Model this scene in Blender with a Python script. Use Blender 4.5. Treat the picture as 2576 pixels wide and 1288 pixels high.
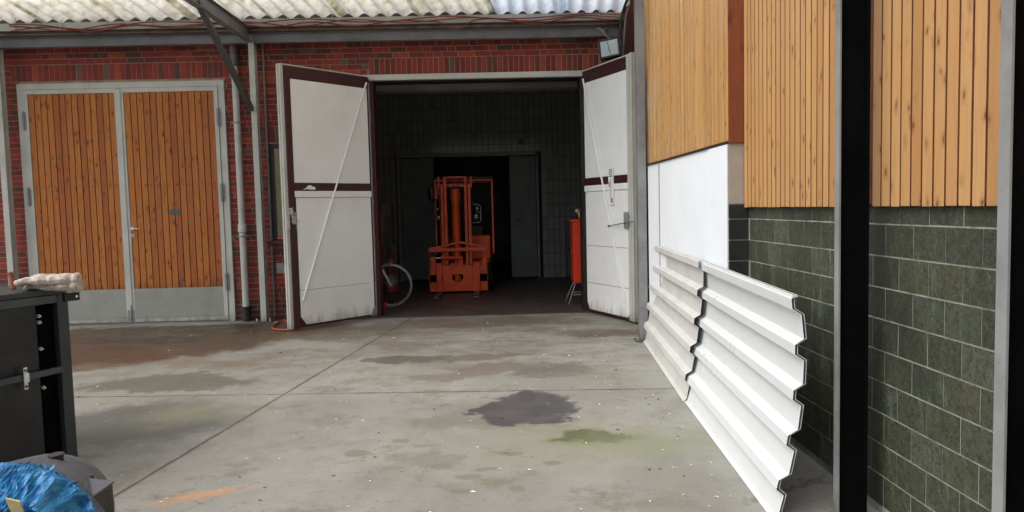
import bpy, bmesh, math, random
import numpy as np
from mathutils import Vector, Matrix, noise as mnoise
random.seed(7)
sc = bpy.context.scene
for o in list(bpy.data.objects): bpy.data.objects.remove(o)

# ------------------------------------------------------------------ camera
F = 1830.0; H = 1.65                      # focal length in units of a 2576-unit wide frame, eye height
wy = np.array([1244-1288, 525-644, F]); wy /= np.linalg.norm(wy)
wx = np.array([1, -.026, (44-119*.026)/F]); wx /= np.linalg.norm(wx)
wz = np.cross(wx, wy)
cam = bpy.data.cameras.new('camera'); co = bpy.data.objects.new('camera', cam)
sc.collection.objects.link(co); sc.camera = co
R = np.diag([1, -1, -1]) @ np.column_stack([wx, wy, wz])
M = Matrix(R.T.tolist()).to_4x4(); M.translation = (0, 0, H); co.matrix_world = M
cam.sensor_width = 36; cam.lens = 36*F/2576; cam.clip_start = .05; cam.clip_end = 500

# ------------------------------------------------------------------ world, sun, exposure
SUN_EL, SUN_AZ = 52, 245
w = bpy.data.worlds.new('World'); sc.world = w; w.use_nodes = True
nt = w.node_tree; bg = nt.nodes['Background']
sky = nt.nodes.new('ShaderNodeTexSky'); sky.sky_type = 'NISHITA'; sky.sun_disc = False
sky.sun_elevation = math.radians(SUN_EL); sky.sun_rotation = math.radians(SUN_AZ)
sky.air_density = 1.0; sky.dust_density = 5.0; sky.ozone_density = 1.0
hs = nt.nodes.new('ShaderNodeHueSaturation'); hs.inputs['Saturation'].default_value = .52
nt.links.new(sky.outputs[0], hs.inputs['Color']); nt.links.new(hs.outputs[0], bg.inputs[0])
bg.inputs[1].default_value = .15
sl = bpy.data.lights.new('sun', 'SUN'); sl.energy = .75; sl.angle = math.radians(70); sl.color = (1, .985, .96)
so = bpy.data.objects.new('sun', sl); sc.collection.objects.link(so)
so.rotation_euler = (math.radians(90-SUN_EL), 0, math.radians(180-SUN_AZ))
sc.view_settings.view_transform = 'Standard'; sc.view_settings.look = 'None'
sc.view_settings.exposure = .42; sc.view_settings.gamma = 1
sc.cycles.max_bounces = 8; sc.cycles.diffuse_bounces = 5; sc.cycles.transparent_max_bounces = 12

# ------------------------------------------------------------------ helpers
def W(px, py, X=None, Y=None, Z=None):
    """point of the real place seen at (px,py), on a known vertical or level plane"""
    d = np.array([(px-1288)/F, (py-644)/F, 1.0]); r = (d@wx, d@wy, d@wz)
    t = Y/r[1] if Y is not None else ((Z-H)/r[2] if Z is not None else X/r[0])
    return Vector((r[0]*t, r[1]*t, r[2]*t+H))
def lin(r, g, b):
    f = lambda c: (c/255/12.92 if c/255 <= .04045 else ((c/255+.055)/1.055)**2.4)
    return (f(r), f(g), f(b), 1)

class MB:
    def __init__(s): s.v = []; s.f = []; s.r = []; s.m = []; s.cur = 0; s.rr = 0
    def face(s, idx, r=None): s.f.append(idx); s.r.append(s.rr if r is None else r); s.m.append(s.cur)
    def quad(s, a, b, c, d, r=None):
        n = len(s.v); s.v += [Vector(a), Vector(b), Vector(c), Vector(d)]; s.face((n, n+1, n+2, n+3), r)
    def box(s, x0, x1, y0, y1, z0, z1, r=None, mt=None):
        if x0 > x1: x0, x1 = x1, x0
        if y0 > y1: y0, y1 = y1, y0
        if z0 > z1: z0, z1 = z1, z0
        n = len(s.v)
        pts = [Vector((x, y, z)) for z in (z0, z1) for y in (y0, y1) for x in (x0, x1)]
        if mt: pts = [mt @ p for p in pts]
        s.v += pts
        for q in ((0, 2, 3, 1), (4, 5, 7, 6), (0, 1, 5, 4), (2, 6, 7, 3), (0, 4, 6, 2), (1, 3, 7, 5)):
            s.face(tuple(n+i for i in q), r)
        return s
    def bar(s, a, b, wd, dp, up=(0, 0, 1), r=None):
        """box from a to b; wd across, dp along 'up'"""
        a = Vector(a); b = Vector(b); d = b-a; L = d.length; d.normalize(); u = Vector(up)
        sd = d.cross(u)
        if sd.length < 1e-4: sd = d.cross(Vector((1, 0, 0)))
        sd.normalize(); u = sd.cross(d)
        mt = Matrix((sd, d, u)).transposed().to_4x4(); mt.translation = a
        return s.box(-wd/2, wd/2, 0, L, -dp/2, dp/2, r, mt)
    def tube(s, pts, rad, seg=10, r=None, cap=True, closed=False):
        pts = [Vector(p) for p in pts]; n0 = len(s.v); m = len(pts)
        rads = rad if isinstance(rad, (list, tuple)) else [rad]*m
        ref = None
        for i, p in enumerate(pts):
            if closed: t = pts[(i+1) % m]-pts[i-1]
            else: t = pts[min(i+1, m-1)]-pts[max(i-1, 0)]
            t.normalize()
            if ref is None: ref = t.orthogonal().normalized()
            ref = (ref - t*ref.dot(t)); ref = ref.normalized() if ref.length > 1e-5 else t.orthogonal().normalized()
            b = t.cross(ref)
            for k in range(seg):
                a = 2*math.pi*k/seg; s.v.append(p+(ref*math.cos(a)+b*math.sin(a))*rads[i])
        for i in range(m if closed else m-1):
            j = (i+1) % m
            for k in range(seg):
                k2 = (k+1) % seg
                s.face((n0+i*seg+k, n0+i*seg+k2, n0+j*seg+k2, n0+j*seg+k), r)
        if cap and not closed:
            s.face(tuple(n0+k for k in range(seg))[::-1], r); s.face(tuple(n0+(m-1)*seg+k for k in range(seg)), r)
        return s
    def prism(s, poly, axis, t0, t1, r=None, mt=None):
        """poly: 2-D points in the plane across 'axis' (0,1,2), thick from t0 to t1"""
        n = len(poly); n0 = len(s.v)
        for t in (t0, t1):
            for a, b in poly:
                p = [a, b]; p.insert(axis, t); p = Vector(p); s.v.append(mt @ p if mt else p)
        s.face(tuple(range(n0, n0+n)), r); s.face(tuple(range(n0+2*n-1, n0+n-1, -1)), r)
        for i in range(n):
            j = (i+1) % n; s.face((n0+i, n0+n+i, n0+n+j, n0+j), r)
        return s
    def ball(s, c, rx, ry, rz, seg=12, r=None, mt=None):
        c = Vector(c); rings = seg//2; n0 = len(s.v)
        for i in range(rings+1):
            th = math.pi*i/rings
            for k in range(seg):
                a = 2*math.pi*k/seg
                p = Vector((rx*math.sin(th)*math.cos(a), ry*math.sin(th)*math.sin(a), rz*math.cos(th)))
                s.v.append((mt @ p if mt else p)+c)
        for i in range(rings):
            for k in range(seg):
                k2 = (k+1) % seg; s.face((n0+i*seg+k, n0+(i+1)*seg+k, n0+(i+1)*seg+k2, n0+i*seg+k2), r)
        return s
    def build(s, name, mat, parent=None, local=False, smooth=False, bevel=0, label=None):
        me = bpy.data.meshes.new(name)
        off = Vector((0, 0, 0))
        if parent is not None and not local: off = parent_inv(parent)
        me.from_pydata([tuple(v) if isinstance(off, Vector) and off.length == 0 else tuple(off @ v if isinstance(off, Matrix) else v) for v in s.v], [], s.f)
        at = me.attributes.new('rnd', 'FLOAT', 'FACE'); at.data.foreach_set('value', [float(x) for x in s.r])
        mats = mat if isinstance(mat, (list, tuple)) else [mat]
        for m in mats: me.materials.append(m)
        if len(mats) > 1: me.polygons.foreach_set('material_index', s.m)
        bm = bmesh.new(); bm.from_mesh(me)
        if smooth: bmesh.ops.remove_doubles(bm, verts=bm.verts, dist=1e-5)
        bmesh.ops.recalc_face_normals(bm, faces=bm.faces); bm.to_mesh(me); bm.free()
        if smooth:
            me.polygons.foreach_set('use_smooth', [True]*len(me.polygons))
            try: me.set_sharp_from_angle(angle=math.radians(40))
            except Exception: pass
        o = bpy.data.objects.new(name, me); sc.collection.objects.link(o)
        if parent is not None: o.parent = parent
        if bevel:
            b = o.modifiers.new('b', 'BEVEL'); b.width = bevel; b.segments = 2; b.limit_method = 'ANGLE'; b.angle_limit = math.radians(50)
        if label: o['label'] = label
        return o
WM = {}
def parent_inv(p):
    m = WM.get(p.name)
    return m.inverted() if m is not None else parent_inv(p.parent) if p.parent else Vector((0, 0, 0))
def tag(o, label=None, cat=None, group=None, kind=None):
    if label: o['label'] = label
    if cat: o['category'] = cat
    if group: o['group'] = group
    if kind: o['kind'] = kind
    return o
def thing(name, label, cat, loc=(0, 0, 0), rz=0, group=None):
    o = bpy.data.objects.new(name, None); sc.collection.objects.link(o); o.empty_display_size = .2
    o.location = loc; o.rotation_euler = (0, 0, rz)
    WM[o.name] = Matrix.Translation(Vector(loc)) @ Matrix.Rotation(rz, 4, 'Z')
    return tag(o, label, cat, group)
def single(o, label, cat, group=None):
    return tag(o, label, cat, group)

# ------------------------------------------------------------------ material helpers
class NT:
    def __init__(s, name):
        s.m = bpy.data.materials.new(name); s.m.use_nodes = True; s.t = s.m.node_tree; s.n = s.t.nodes
        s.b = s.n['Principled BSDF']; s.out = s.n['Material Output']
    def node(s, ty, **kw):
        n = s.n.new(ty)
        for k, v in kw.items(): setattr(n, k, v)
        return n
    def put(s, inp, v):
        if isinstance(v, bpy.types.NodeSocket): s.t.links.new(v, inp)
        elif v is not None: inp.default_value = v
    def pos(s): return s.node('ShaderNodeNewGeometry').outputs['Position']
    def obj(s): return s.node('ShaderNodeTexCoord').outputs['Object']
    def math(s, op, a, b=None, c=None, clamp=False):
        n = s.node('ShaderNodeMath', operation=op, use_clamp=clamp); s.put(n.inputs[0], a); s.put(n.inputs[1], b)
        if c is not None: s.put(n.inputs[2], c)
        return n.outputs[0]
    def vm(s, op, a, b=None):
        n = s.node('ShaderNodeVectorMath', operation=op); s.put(n.inputs[0], a); s.put(n.inputs[1], b); return n.outputs['Vector']
    def xyz(s, v):
        n = s.node('ShaderNodeSeparateXYZ'); s.put(n.inputs[0], v); return n.outputs
    def comb(s, x, y, z):
        n = s.node('ShaderNodeCombineXYZ')
        for i, q in enumerate((x, y, z)): s.put(n.inputs[i], q)
        return n.outputs[0]
    def noise(s, v, scale, detail=4, rough=.55, dist=0, col=False):
        n = s.node('ShaderNodeTexNoise'); s.put(n.inputs['Vector'], v); n.inputs['Scale'].default_value = scale
        n.inputs['Detail'].default_value = detail; n.inputs['Roughness'].default_value = rough; n.inputs['Distortion'].default_value = dist
        return n.outputs['Color' if col else 'Fac']
    def voro(s, v, scale, feature='F1', out='Distance'):
        n = s.node('ShaderNodeTexVoronoi', feature=feature); s.put(n.inputs['Vector'], v); n.inputs['Scale'].default_value = scale
        return n.outputs[out]
    def wn(s, v):
        n = s.node('ShaderNodeTexWhiteNoise', noise_dimensions='3D'); s.put(n.inputs['Vector'], v); return n.outputs['Value']
    def mr(s, v, a, b, c=0, d=1, smooth=True):
        n = s.node('ShaderNodeMapRange', interpolation_type='SMOOTHSTEP' if smooth else 'LINEAR')
        for i, q in zip(('Value', 'From Min', 'From Max', 'To Min', 'To Max'), (v, a, b, c, d)): s.put(n.inputs[i], q)
        return n.outputs[0]
    def ramp(s, v, stops, const=False):
        n = s.node('ShaderNodeValToRGB'); s.put(n.inputs[0], v); cr = n.color_ramp
        cr.interpolation = 'CONSTANT' if const else 'LINEAR'
        while len(cr.elements) > 1: cr.elements.remove(cr.elements[-1])
        cr.elements[0].position = stops[0][0]; cr.elements[0].color = stops[0][1]
        for p, c in stops[1:]: e = cr.elements.new(p); e.color = c
        return n.outputs[0]
    def mix(s, f, a, b, mode='MIX'):
        n = s.node('ShaderNodeMix', data_type='RGBA', blend_type=mode); s.put(n.inputs[0], f); s.put(n.inputs[6], a); s.put(n.inputs[7], b)
        return n.outputs[2]
    def attr(s, name):
        return s.node('ShaderNodeAttribute', attribute_name=name).outputs['Fac']
    def bump(s, h, strength=.3, dist=.01, nrm=None):
        n = s.node('ShaderNodeBump'); n.inputs['Strength'].default_value = strength; n.inputs['Distance'].default_value = dist
        s.put(n.inputs['Height'], h); s.put(n.inputs['Normal'], nrm); return n.outputs[0]
    def fin(s, col=None, rough=.6, metal=0, nrm=None, spec=None):
        s.put(s.b.inputs['Base Color'], col); s.put(s.b.inputs['Roughness'], rough); s.put(s.b.inputs['Metallic'], metal)
        if nrm is not None: s.put(s.b.inputs['Normal'], nrm)
        if spec is not None: s.put(s.b.inputs['Specular IOR Level'], spec)
        return s.m
def paint(name, c, c2=None, rough=.5, metal=0, scale=3, bump=.15, spots=0, spotc=None, spec=None, thr=.68, grime=None):
    """painted or plain surface with soft mottling, fine grain and optional chips"""
    k = NT(name); p = k.pos(); c2 = c2 or tuple(x*.72 for x in c[:3])+(1,)
    n1 = k.noise(p, scale, 6, .65); col = k.mix(k.mr(n1, .35, .75), c, c2)
    st = k.noise(k.vm('MULTIPLY', p, (9, 9, 1.2)), 2.2, 5, .6)
    col = k.mix(k.mr(st, .52, .85, 0, .35), col, c2)
    if grime:
        z0, z1, gc, ga = grime; z = k.xyz(p)[2]
        gn = k.noise(k.vm('MULTIPLY', p, (5, 5, 1.6)), 1.6, 7, .75)
        gm = k.mr(k.math('ADD', k.mr(z, z0, z1, 0, .8, False), k.math('MULTIPLY', gn, .9)), .75, .35, 0, ga); col = k.mix(gm, col, gc)
        dr = k.math('MULTIPLY', k.mr(k.noise(k.vm('MULTIPLY', p, (16, 16, .5)), 1.5, 4, .6), .62, .78, 0, .22), k.mr(k.noise(p, .9, 3), .4, .6)); col = k.mix(dr, col, gc)
    rg = k.mr(n1, .3, .8, max(rough-.08, .05), min(rough+.15, 1))
    if spots:
        sp = k.mr(k.noise(p, 22, 5, .7), thr, thr+.03, 0, spots); col = k.mix(sp, col, spotc or lin(70, 45, 35))
    return k.fin(col, rg, metal, k.bump(k.noise(p, 60, 4, .6), bump, .004), spec)
def wood(name, tones, knot, knot_scale=9, grey=0, greyc=None, grey_z=(0, 1), contrast=1, rough=.6, knot_size=.16):
    k = NT(name); p = k.pos(); r = k.attr('rnd')
    sh = k.comb(k.math('MULTIPLY', r, 17.3), k.math('MULTIPLY', r, 31.7), k.math('MULTIPLY', r, 53.1))
    q = k.vm('ADD', p, sh)
    base = k.ramp(k.math('FRACT', k.math('MULTIPLY', r, 7.77)), tones)
    g = k.noise(k.vm('MULTIPLY', q, (14, 14, .9)), 3.2, 6, .62, .6)
    col = k.mix(k.mr(g, .35, .8, 0, .55*contrast), base, tuple(x*.45 for x in knot[:3])+(1,) if False else knot)
    bl = k.noise(k.vm('MULTIPLY', q, (2, 2, .6)), 2.0, 3, .6)
    col = k.mix(k.mr(bl, .45, .8, 0, .4*contrast), col, k.mix(.5, base, knot))
    kq = k.vm('ADD', k.vm('MULTIPLY', q, (1, 1, .5)), k.vm('MULTIPLY', k.noise(q, 10, 2, .5, 0, True), (.03, .03, .05)))
    d = k.voro(kq, knot_scale); sel = k.wn(k.voro(kq, knot_scale, out='Position'))
    kn = k.math('MULTIPLY', k.mr(d, knot_size, knot_size*.35), k.mr(sel, .35, .4))
    col = k.mix(kn, col, tuple(x*.32 for x in knot[:3])+(1,))
    halo = k.math('MULTIPLY', k.mr(d, knot_size*2.2, knot_size*.8, 0, .45), k.mr(sel, .35, .4)); col = k.mix(halo, col, knot)
    if grey:
        z = k.xyz(p)[2]; nz = k.noise(k.vm('MULTIPLY', p, (11, 11, 1.4)), 1.5, 5, .7)
        gm = k.mr(k.math('ADD', k.mr(z, grey_z[0], grey_z[1], 0, 1, False), k.math('MULTIPLY', nz, 1.1)), .78, .42, 0, grey)
        col = k.mix(gm, col, greyc or lin(75, 68, 60))
    return k.fin(col, rough, 0, k.bump(g, .25, .004))
def brickmat(name, stops, mortar_dirt=.5, rough=.85):
    k = NT(name); p = k.pos(); r = k.attr('rnd'); col = k.ramp(r, stops, True)
    n1 = k.noise(p, 30, 5, .65); col = k.mix(k.mr(n1, .35, .8, 0, .45), col, lin(80, 38, 32))
    n2 = k.noise(p, 2.2, 5, .6); col = k.mix(k.mr(n2, .52, .8, 0, .5), col, lin(62, 42, 38))
    ef = k.mr(k.noise(k.vm('MULTIPLY', p, (1, 1, 1.6)), 5, 6, .7), .66, .74, 0, .4); col = k.mix(ef, col, lin(165, 130, 120))
    z = k.xyz(p)[2]; wet = k.mr(k.math('ADD', z, k.math('MULTIPLY', k.noise(p, 3, 4), .6)), .95, .35, 0, .75)
    col = k.mix(wet, col, lin(48, 42, 34))
    return k.fin(col, rough, 0, k.bump(k.noise(p, 90, 4, .7), .5, .004))

M_ = {}
M_['grey'] = paint('grey_paint', lin(190, 192, 186), lin(172, 174, 166), .5, scale=2.5, spots=.6, spotc=lin(100, 80, 64), thr=.68, grime=(0, .5, lin(104, 94, 76), .8))
M_['steel'] = paint('steel_grey_paint', lin(140, 142, 142), lin(112, 113, 112), .5, scale=2.5, spots=.5, spotc=lin(90, 76, 66), thr=.68, grime=(0, .4, lin(86, 76, 60), .7))
M_['beam'] = paint('beam_grey_paint', lin(126, 128, 131), lin(104, 105, 108), .5, scale=2.5, spots=.5, spotc=lin(84, 76, 70), thr=.68)
M_['dsteel'] = paint('dark_steel_paint', lin(92, 93, 94), lin(70, 70, 70), .5, scale=3, spots=.4, thr=.68)
M_['white'] = paint('white_paint', lin(238, 240, 240), lin(228, 230, 229), .42, scale=1.2, bump=.1, spots=.5, spotc=lin(130, 120, 110), thr=.74, grime=(0, .7, lin(140, 130, 116), .75))
M_['maroon'] = paint('maroon_paint', lin(66, 24, 32), lin(48, 18, 24), .42, scale=4, spots=.25, spotc=lin(150, 130, 130), thr=.72)
M_['zinc'] = paint('galvanised_sheet', lin(156, 158, 152), lin(140, 143, 136), .42, .2, scale=3, bump=.1, grime=(0, .35, lin(100, 104, 92), .7))
M_['black'] = paint('black_paint', lin(20, 22, 23), lin(12, 13, 14), .45, scale=4)
M_['anth'] = paint('anthracite_paint', lin(44, 52, 54), lin(34, 40, 42), .42, scale=3, spots=.3, spotc=lin(80, 84, 84), thr=.72)
M_['rail'] = paint('rail_paint', lin(62, 70, 73), lin(48, 55, 58), .38, scale=3, spots=.3, spotc=lin(110, 110, 108), thr=.72)
M_['web'] = paint('black_web_paint_and_shade', lin(9, 10, 11), lin(4, 5, 6), .8, scale=4, spec=.05)
M_['silver'] = paint('bright_zinc', lin(200, 202, 205), lin(160, 162, 165), .3, .8)
M_['fork'] = paint('fork_steel', lin(104, 92, 84), lin(84, 74, 68), .6)
M_['orange'] = paint('truck_orange', lin(232, 84, 20), lin(196, 64, 18), .42, scale=4, spots=.5, spotc=lin(60, 35, 25), thr=.68)
M_['red'] = paint('cabinet_red', lin(222, 60, 28), lin(200, 50, 24), .38, scale=3)
M_['tyre'] = paint('rubber', lin(22, 22, 22), lin(15, 15, 15), .85)
M_['hose'] = paint('hose_orange', lin(196, 84, 66), lin(170, 66, 52), .5)
M_['cable'] = paint('cable_red', lin(140, 62, 50), lin(112, 50, 42), .55)
M_['glass'] = paint('lamp_glass', lin(176, 190, 190), lin(150, 165, 165), .12)
M_['lens'] = paint('lens', lin(130, 130, 122), lin(80, 80, 76), .1, .6)
M_['glove'] = paint('glove_cotton', lin(196, 190, 178), lin(150, 136, 124), .9, scale=26, bump=.8)
M_['gloveb'] = paint('glove_leather', lin(190, 160, 125), lin(150, 120, 92), .85, scale=22, bump=.5)
M_['gloveg'] = paint('glove_grey', lin(190, 190, 190), lin(140, 140, 140), .8, scale=22, bump=.5)
M_['stick'] = paint('handle_wood', lin(150, 88, 58), lin(120, 66, 44), .5, scale=9)
M_['machine'] = paint('machine_grey', lin(96, 101, 110), lin(76, 80, 88), .42, scale=5, spots=.5, spotc=lin(60, 50, 46), thr=.67)
M_['machd'] = paint('machine_dark', lin(62, 58, 56), lin(40, 37, 36), .6, scale=8, spots=.6, spotc=lin(120, 100, 90), thr=.64)
M_['tape'] = paint('masking_tape', lin(205, 188, 140), lin(180, 160, 115), .7, scale=12)
M_['beige'] = paint('beige_board', lin(150, 138, 112), lin(132, 120, 98), .7, scale=3)
M_['plaster'] = paint('white_render', lin(226, 232, 238), lin(218, 225, 231), .7, scale=1.6, bump=.3, spots=.5, spotc=lin(120, 112, 104), thr=.77)
M_['beigep'] = paint('beige_render', lin(168, 160, 150), lin(150, 142, 132), .75, scale=3, bump=.4, spots=.4, thr=.74)
M_['conc'] = paint('rough_concrete', lin(110, 108, 100), lin(84, 82, 76), .85, scale=4, bump=.6)
M_['plank'] = paint('grey_plank', lin(112, 98, 88), lin(82, 70, 62), .8, scale=6, bump=.4)
M_['card'] = paint('cardboard_grey', lin(120, 118, 112), lin(96, 94, 90), .8)
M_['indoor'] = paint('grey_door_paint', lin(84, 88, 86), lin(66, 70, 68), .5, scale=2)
M_['idoor'] = paint('inner_door_paint', lin(128, 132, 130), lin(112, 116, 114), .45, scale=2)
M_['ceil'] = paint('ceiling_paint', lin(122, 118, 112), lin(100, 96, 90), .8, scale=2)
M_['cone'] = paint('cone_orange', lin(130, 44, 28), lin(90, 34, 24), .7)
M_['cband'] = paint('cone_band', lin(120, 118, 112), lin(90, 88, 84), .7)
M_['sheetA'] = paint('dusty_white_sheet', lin(204, 205, 203), lin(188, 188, 184), .45, scale=1.6, bump=.03, spots=.35, spotc=lin(150, 140, 130), thr=.77)
M_['sheetB'] = paint('glossy_white_sheet', lin(216, 220, 221), lin(208, 212, 213), .3, scale=.8, bump=.0, spec=.6)
M_['edge'] = paint('near_black_sheet', lin(40, 42, 44), lin(22, 23, 25), .5)
M_['darkfr'] = paint('dark_frame', lin(40, 36, 34), lin(28, 25, 24), .5)
M_['wood_gate'] = wood('stained_planks', [(0, lin(176, 104, 38)), (.4, lin(186, 114, 42)), (.75, lin(168, 94, 36)), (1, lin(164, 88, 34))],
                       lin(112, 46, 14), 13, grey=.8, greyc=lin(66, 56, 48), grey_z=(.5, 1.3), contrast=.9, knot_size=.2)
M_['wood_pale'] = wood('pale_planks', [(0, lin(184, 140, 88)), (.5, lin(193, 150, 99)), (1, lin(174, 128, 78))],
                       lin(140, 92, 56), 14, grey=.7, greyc=lin(120, 108, 102), grey_z=(1.5, 2.0), contrast=.6, knot_size=.17)
M_['wood_poly'] = wood('panel_planks', [(0, lin(204, 152, 76)), (.5, lin(212, 164, 92)), (1, lin(184, 128, 56))],
                       lin(124, 76, 34), 12, contrast=.8, knot_size=.16)
M_['wood_red'] = wood('red_stained_board', [(0, lin(128, 66, 34)), (1, lin(136, 72, 40))], lin(84, 36, 16), 10, contrast=1, knot_size=.3)
M_['gap'] = paint('board_backing', lin(98, 46, 18), lin(66, 30, 12), .7, scale=6)
M_['gapg'] = paint('gate_backing', lin(70, 26, 12), lin(44, 18, 10), .7, scale=6)
M_['brick'] = brickmat('red_brick', [(0, lin(140, 54, 45)), (.18, lin(124, 48, 41)), (.34, lin(150, 60, 48)), (.46, lin(114, 48, 43)),
                                     (.6, lin(142, 54, 46)), (.72, lin(164, 74, 48)), (.78, lin(98, 58, 48)), (.88, lin(84, 60, 55)), (.93, lin(110, 66, 56)), (.98, lin(104, 88, 82))])
M_['mortar'] = paint('mortar', lin(166, 144, 128), lin(128, 110, 98), .9, scale=6, bump=.6)
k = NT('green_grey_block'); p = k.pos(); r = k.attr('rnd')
c = k.ramp(r, [(0, lin(66, 69, 55)), (.3, lin(76, 78, 60)), (.6, lin(56, 62, 50)), (.85, lin(70, 76, 64)), (1, lin(84, 90, 76))])
c = k.mix(k.mr(k.noise(p, 38, 6, .85), .42, .62, 0, .75), c, lin(36, 38, 30))
c = k.mix(k.mr(k.noise(k.vm('MULTIPLY', p, (3, 3, 1.2)), 3.0, 6, .75), .52, .72, 0, .6), c, lin(100, 116, 98))
c = k.mix(k.mr(k.noise(p, 60, 5, .8), .58, .66, 0, .5), c, lin(118, 128, 104))
zz = k.xyz(p)[2]
c = k.mix(k.mr(k.noise(k.vm('MULTIPLY', p, (1, 1, .6)), 1.3, 4, .6), .5, .68, 0, .6), c, lin(34, 36, 30))
M_['block'] = k.fin(c, .55, 0, k.bump(k.noise(p, 70, 5, .75), .7, .006))
M_['joint'] = paint('block_joint', lin(146, 150, 138), lin(96, 100, 88), .9, scale=9, bump=.5)
M_['blockd'] = paint('shaded_block', lin(34, 36, 33), lin(22, 24, 22), .8, scale=5, bump=.6)  # blocks of the camera-facing return, their shade painted in as near-black
# tiles
k = NT('wall_tiles'); p = k.pos(); r = k.attr('rnd')
c = k.ramp(r, [(0, lin(118, 122, 116)), (.5, lin(134, 138, 132)), (1, lin(126, 130, 124))])
M_['tile'] = k.fin(c, .18, 0, k.bump(k.noise(p, 6, 3), .1, .01))
M_['grout'] = paint('dark_grout', lin(34, 34, 32), lin(26, 26, 25), .9)
# corrugated canopy sheet: dirty, lets light through
def trans(name, c, c2, t):
    k = NT(name); p = k.pos()
    n1 = k.noise(p, 7, 6, .7); col = k.mix(k.mr(n1, .38, .72), c, c2)
    col = k.mix(k.mr(k.noise(k.vm('MULTIPLY', p, (1.5, .5, 1)), 3, 5, .7), .55, .75, 0, .6), col, c2)
    k.put(k.b.inputs['Base Color'], col); k.b.inputs['Roughness'].default_value = .6
    tr = k.node('ShaderNodeBsdfTranslucent'); k.put(tr.inputs[0], col)
    mx = k.node('ShaderNodeMixShader'); mx.inputs[0].default_value = t
    k.t.links.new(k.b.outputs[0], mx.inputs[1]); k.t.links.new(tr.outputs[0], mx.inputs[2]); k.t.links.new(mx.outputs[0], k.out.inputs[0])
    return k.m
M_['roofc'] = trans('cream_corrugated', lin(255, 253, 246), lin(222, 218, 200), .92)
M_['roofb'] = trans('pale_blue_corrugated', lin(250, 253, 255), lin(225, 236, 244), .95)
# hazy multiwall polycarbonate
k = NT('hazy_polycarbonate'); p = k.pos()
tr = k.node('ShaderNodeBsdfTransparent'); tr.inputs[0].default_value = (.96, .95, .92, 1)
k.b.inputs['Base Color'].default_value = lin(236, 222, 196); k.b.inputs['Roughness'].default_value = .16
rib = k.math('SINE', k.math('MULTIPLY', k.xyz(p)[1], 2*math.pi/.025))
k.put(k.b.inputs['Normal'], k.bump(rib, .35, .004))
st = k.noise(k.vm('MULTIPLY', p, (1, 22, .25)), 2.4, 4, .7)
cl = k.math('ADD', k.mr(st, .54, .72, .06, .55), k.mr(k.noise(k.vm('MULTIPLY', p, (1, .5, 1)), 1.1, 3), .5, .75, 0, .1))
mx = k.node('ShaderNodeMixShader'); k.put(mx.inputs[0], cl)
k.t.links.new(tr.outputs[0], mx.inputs[1]); k.t.links.new(k.b.outputs[0], mx.inputs[2]); k.t.links.new(mx.outputs[0], k.out.inputs[0])
M_['poly'] = k.m
# blue film
k = NT('blue_film'); p = k.pos(); n1 = k.noise(p, 14, 4, .6)
c = k.mix(k.mr(n1, .35, .7), lin(20, 98, 158), lin(48, 144, 196)); c = k.mix(k.mr(k.noise(p, 40, 4), .58, .72, 0, .45), c, lin(120, 190, 220))
M_['film'] = k.fin(c, .28, 0, k.bump(k.noise(p, 35, 5, .6, 1.2), .6, .01))

# ------------------------------------------------------------------ ground
k = NT('stained_concrete'); p = k.pos(); X, Y, Z = k.xyz(p)
pf = k.comb(X, Y, 0)
c = k.mix(k.mr(k.noise(pf, .45, 6, .6), .35, .65), lin(157, 157, 151), lin(139, 139, 133))
c = k.mix(k.mr(k.noise(pf, 2.2, 8, .72), .45, .7, 0, .65), c, lin(126, 121, 110))
c = k.mix(k.mr(k.noise(k.vm('MULTIPLY', pf, (1, 1.3, 1)), 1.1, 9, .74), .555, .6, 0, .5), c, lin(118, 112, 100))
c = k.mix(k.mr(k.noise(pf, 5, 7, .75), .585, .62, 0, .45), c, lin(112, 106, 94))
c = k.mix(k.mr(k.noise(pf, 13, 6, .75), .58, .66, 0, .5), c, lin(112, 108, 96))
c = k.mix(k.mr(k.noise(pf, 60, 3, .65), .5, .72, 0, .4), c, lin(104, 102, 94))
c = k.mix(k.mr(k.noise(pf, 110, 2, .6), .68, .74, 0, .6), c, lin(190, 190, 184))
far = k.math('MULTIPLY', k.mr(Y, 5.6, 9.5), k.mr(k.noise(k.vm('MULTIPLY', pf, (.8, 1.6, 1)), 1.3, 9, .76), .47, .56, 0, .6)); c = k.mix(far, c, lin(116, 106, 94))
wn_ = k.noise(pf, 1.6, 6, .68, .3, True); wn2 = k.noise(pf, 7, 7, .78, 0, True)
wv = k.vm('ADD', k.vm('MULTIPLY', k.vm('SUBTRACT', wn_, (.5, .5, .5)), (1.3, 1.3, 0)), k.vm('MULTIPLY', k.vm('SUBTRACT', wn2, (.5, .5, .5)), (.62, .62, 0)))
rgh = k.mr(k.noise(pf, 3, 5, .6), .3, .7, .55, .8)
def blob(px, py, rx, ry, col, soft=.12, amt=.9, wamp=1.0, rot=0, wet=0, Y_=None):
    global c, rgh
    g = W(px, py, Z=0)
    q = k.vm('ADD', k.vm('SUBTRACT', pf, (g.x, g.y, 0)), k.vm('MULTIPLY', wv, (wamp, wamp, 0)))
    if rot:
        n = k.node('ShaderNodeVectorRotate', rotation_type='Z_AXIS'); k.put(n.inputs['Vector'], q); n.inputs['Angle'].default_value = rot; q = n.outputs[0]
    q = k.vm('MULTIPLY', q, (1/rx, 1/ry, 0))
    n = k.node('ShaderNodeVectorMath', operation='LENGTH'); k.put(n.inputs[0], q)
    m = k.mr(n.outputs['Value'], 1, 1-soft, 0, amt); c = k.mix(m, c, col)
    if wet: rgh = k.math('SUBTRACT', rgh, k.math('MULTIPLY', m, wet))
brown = lin(104, 86, 70); dk = lin(108, 106, 104)
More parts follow.
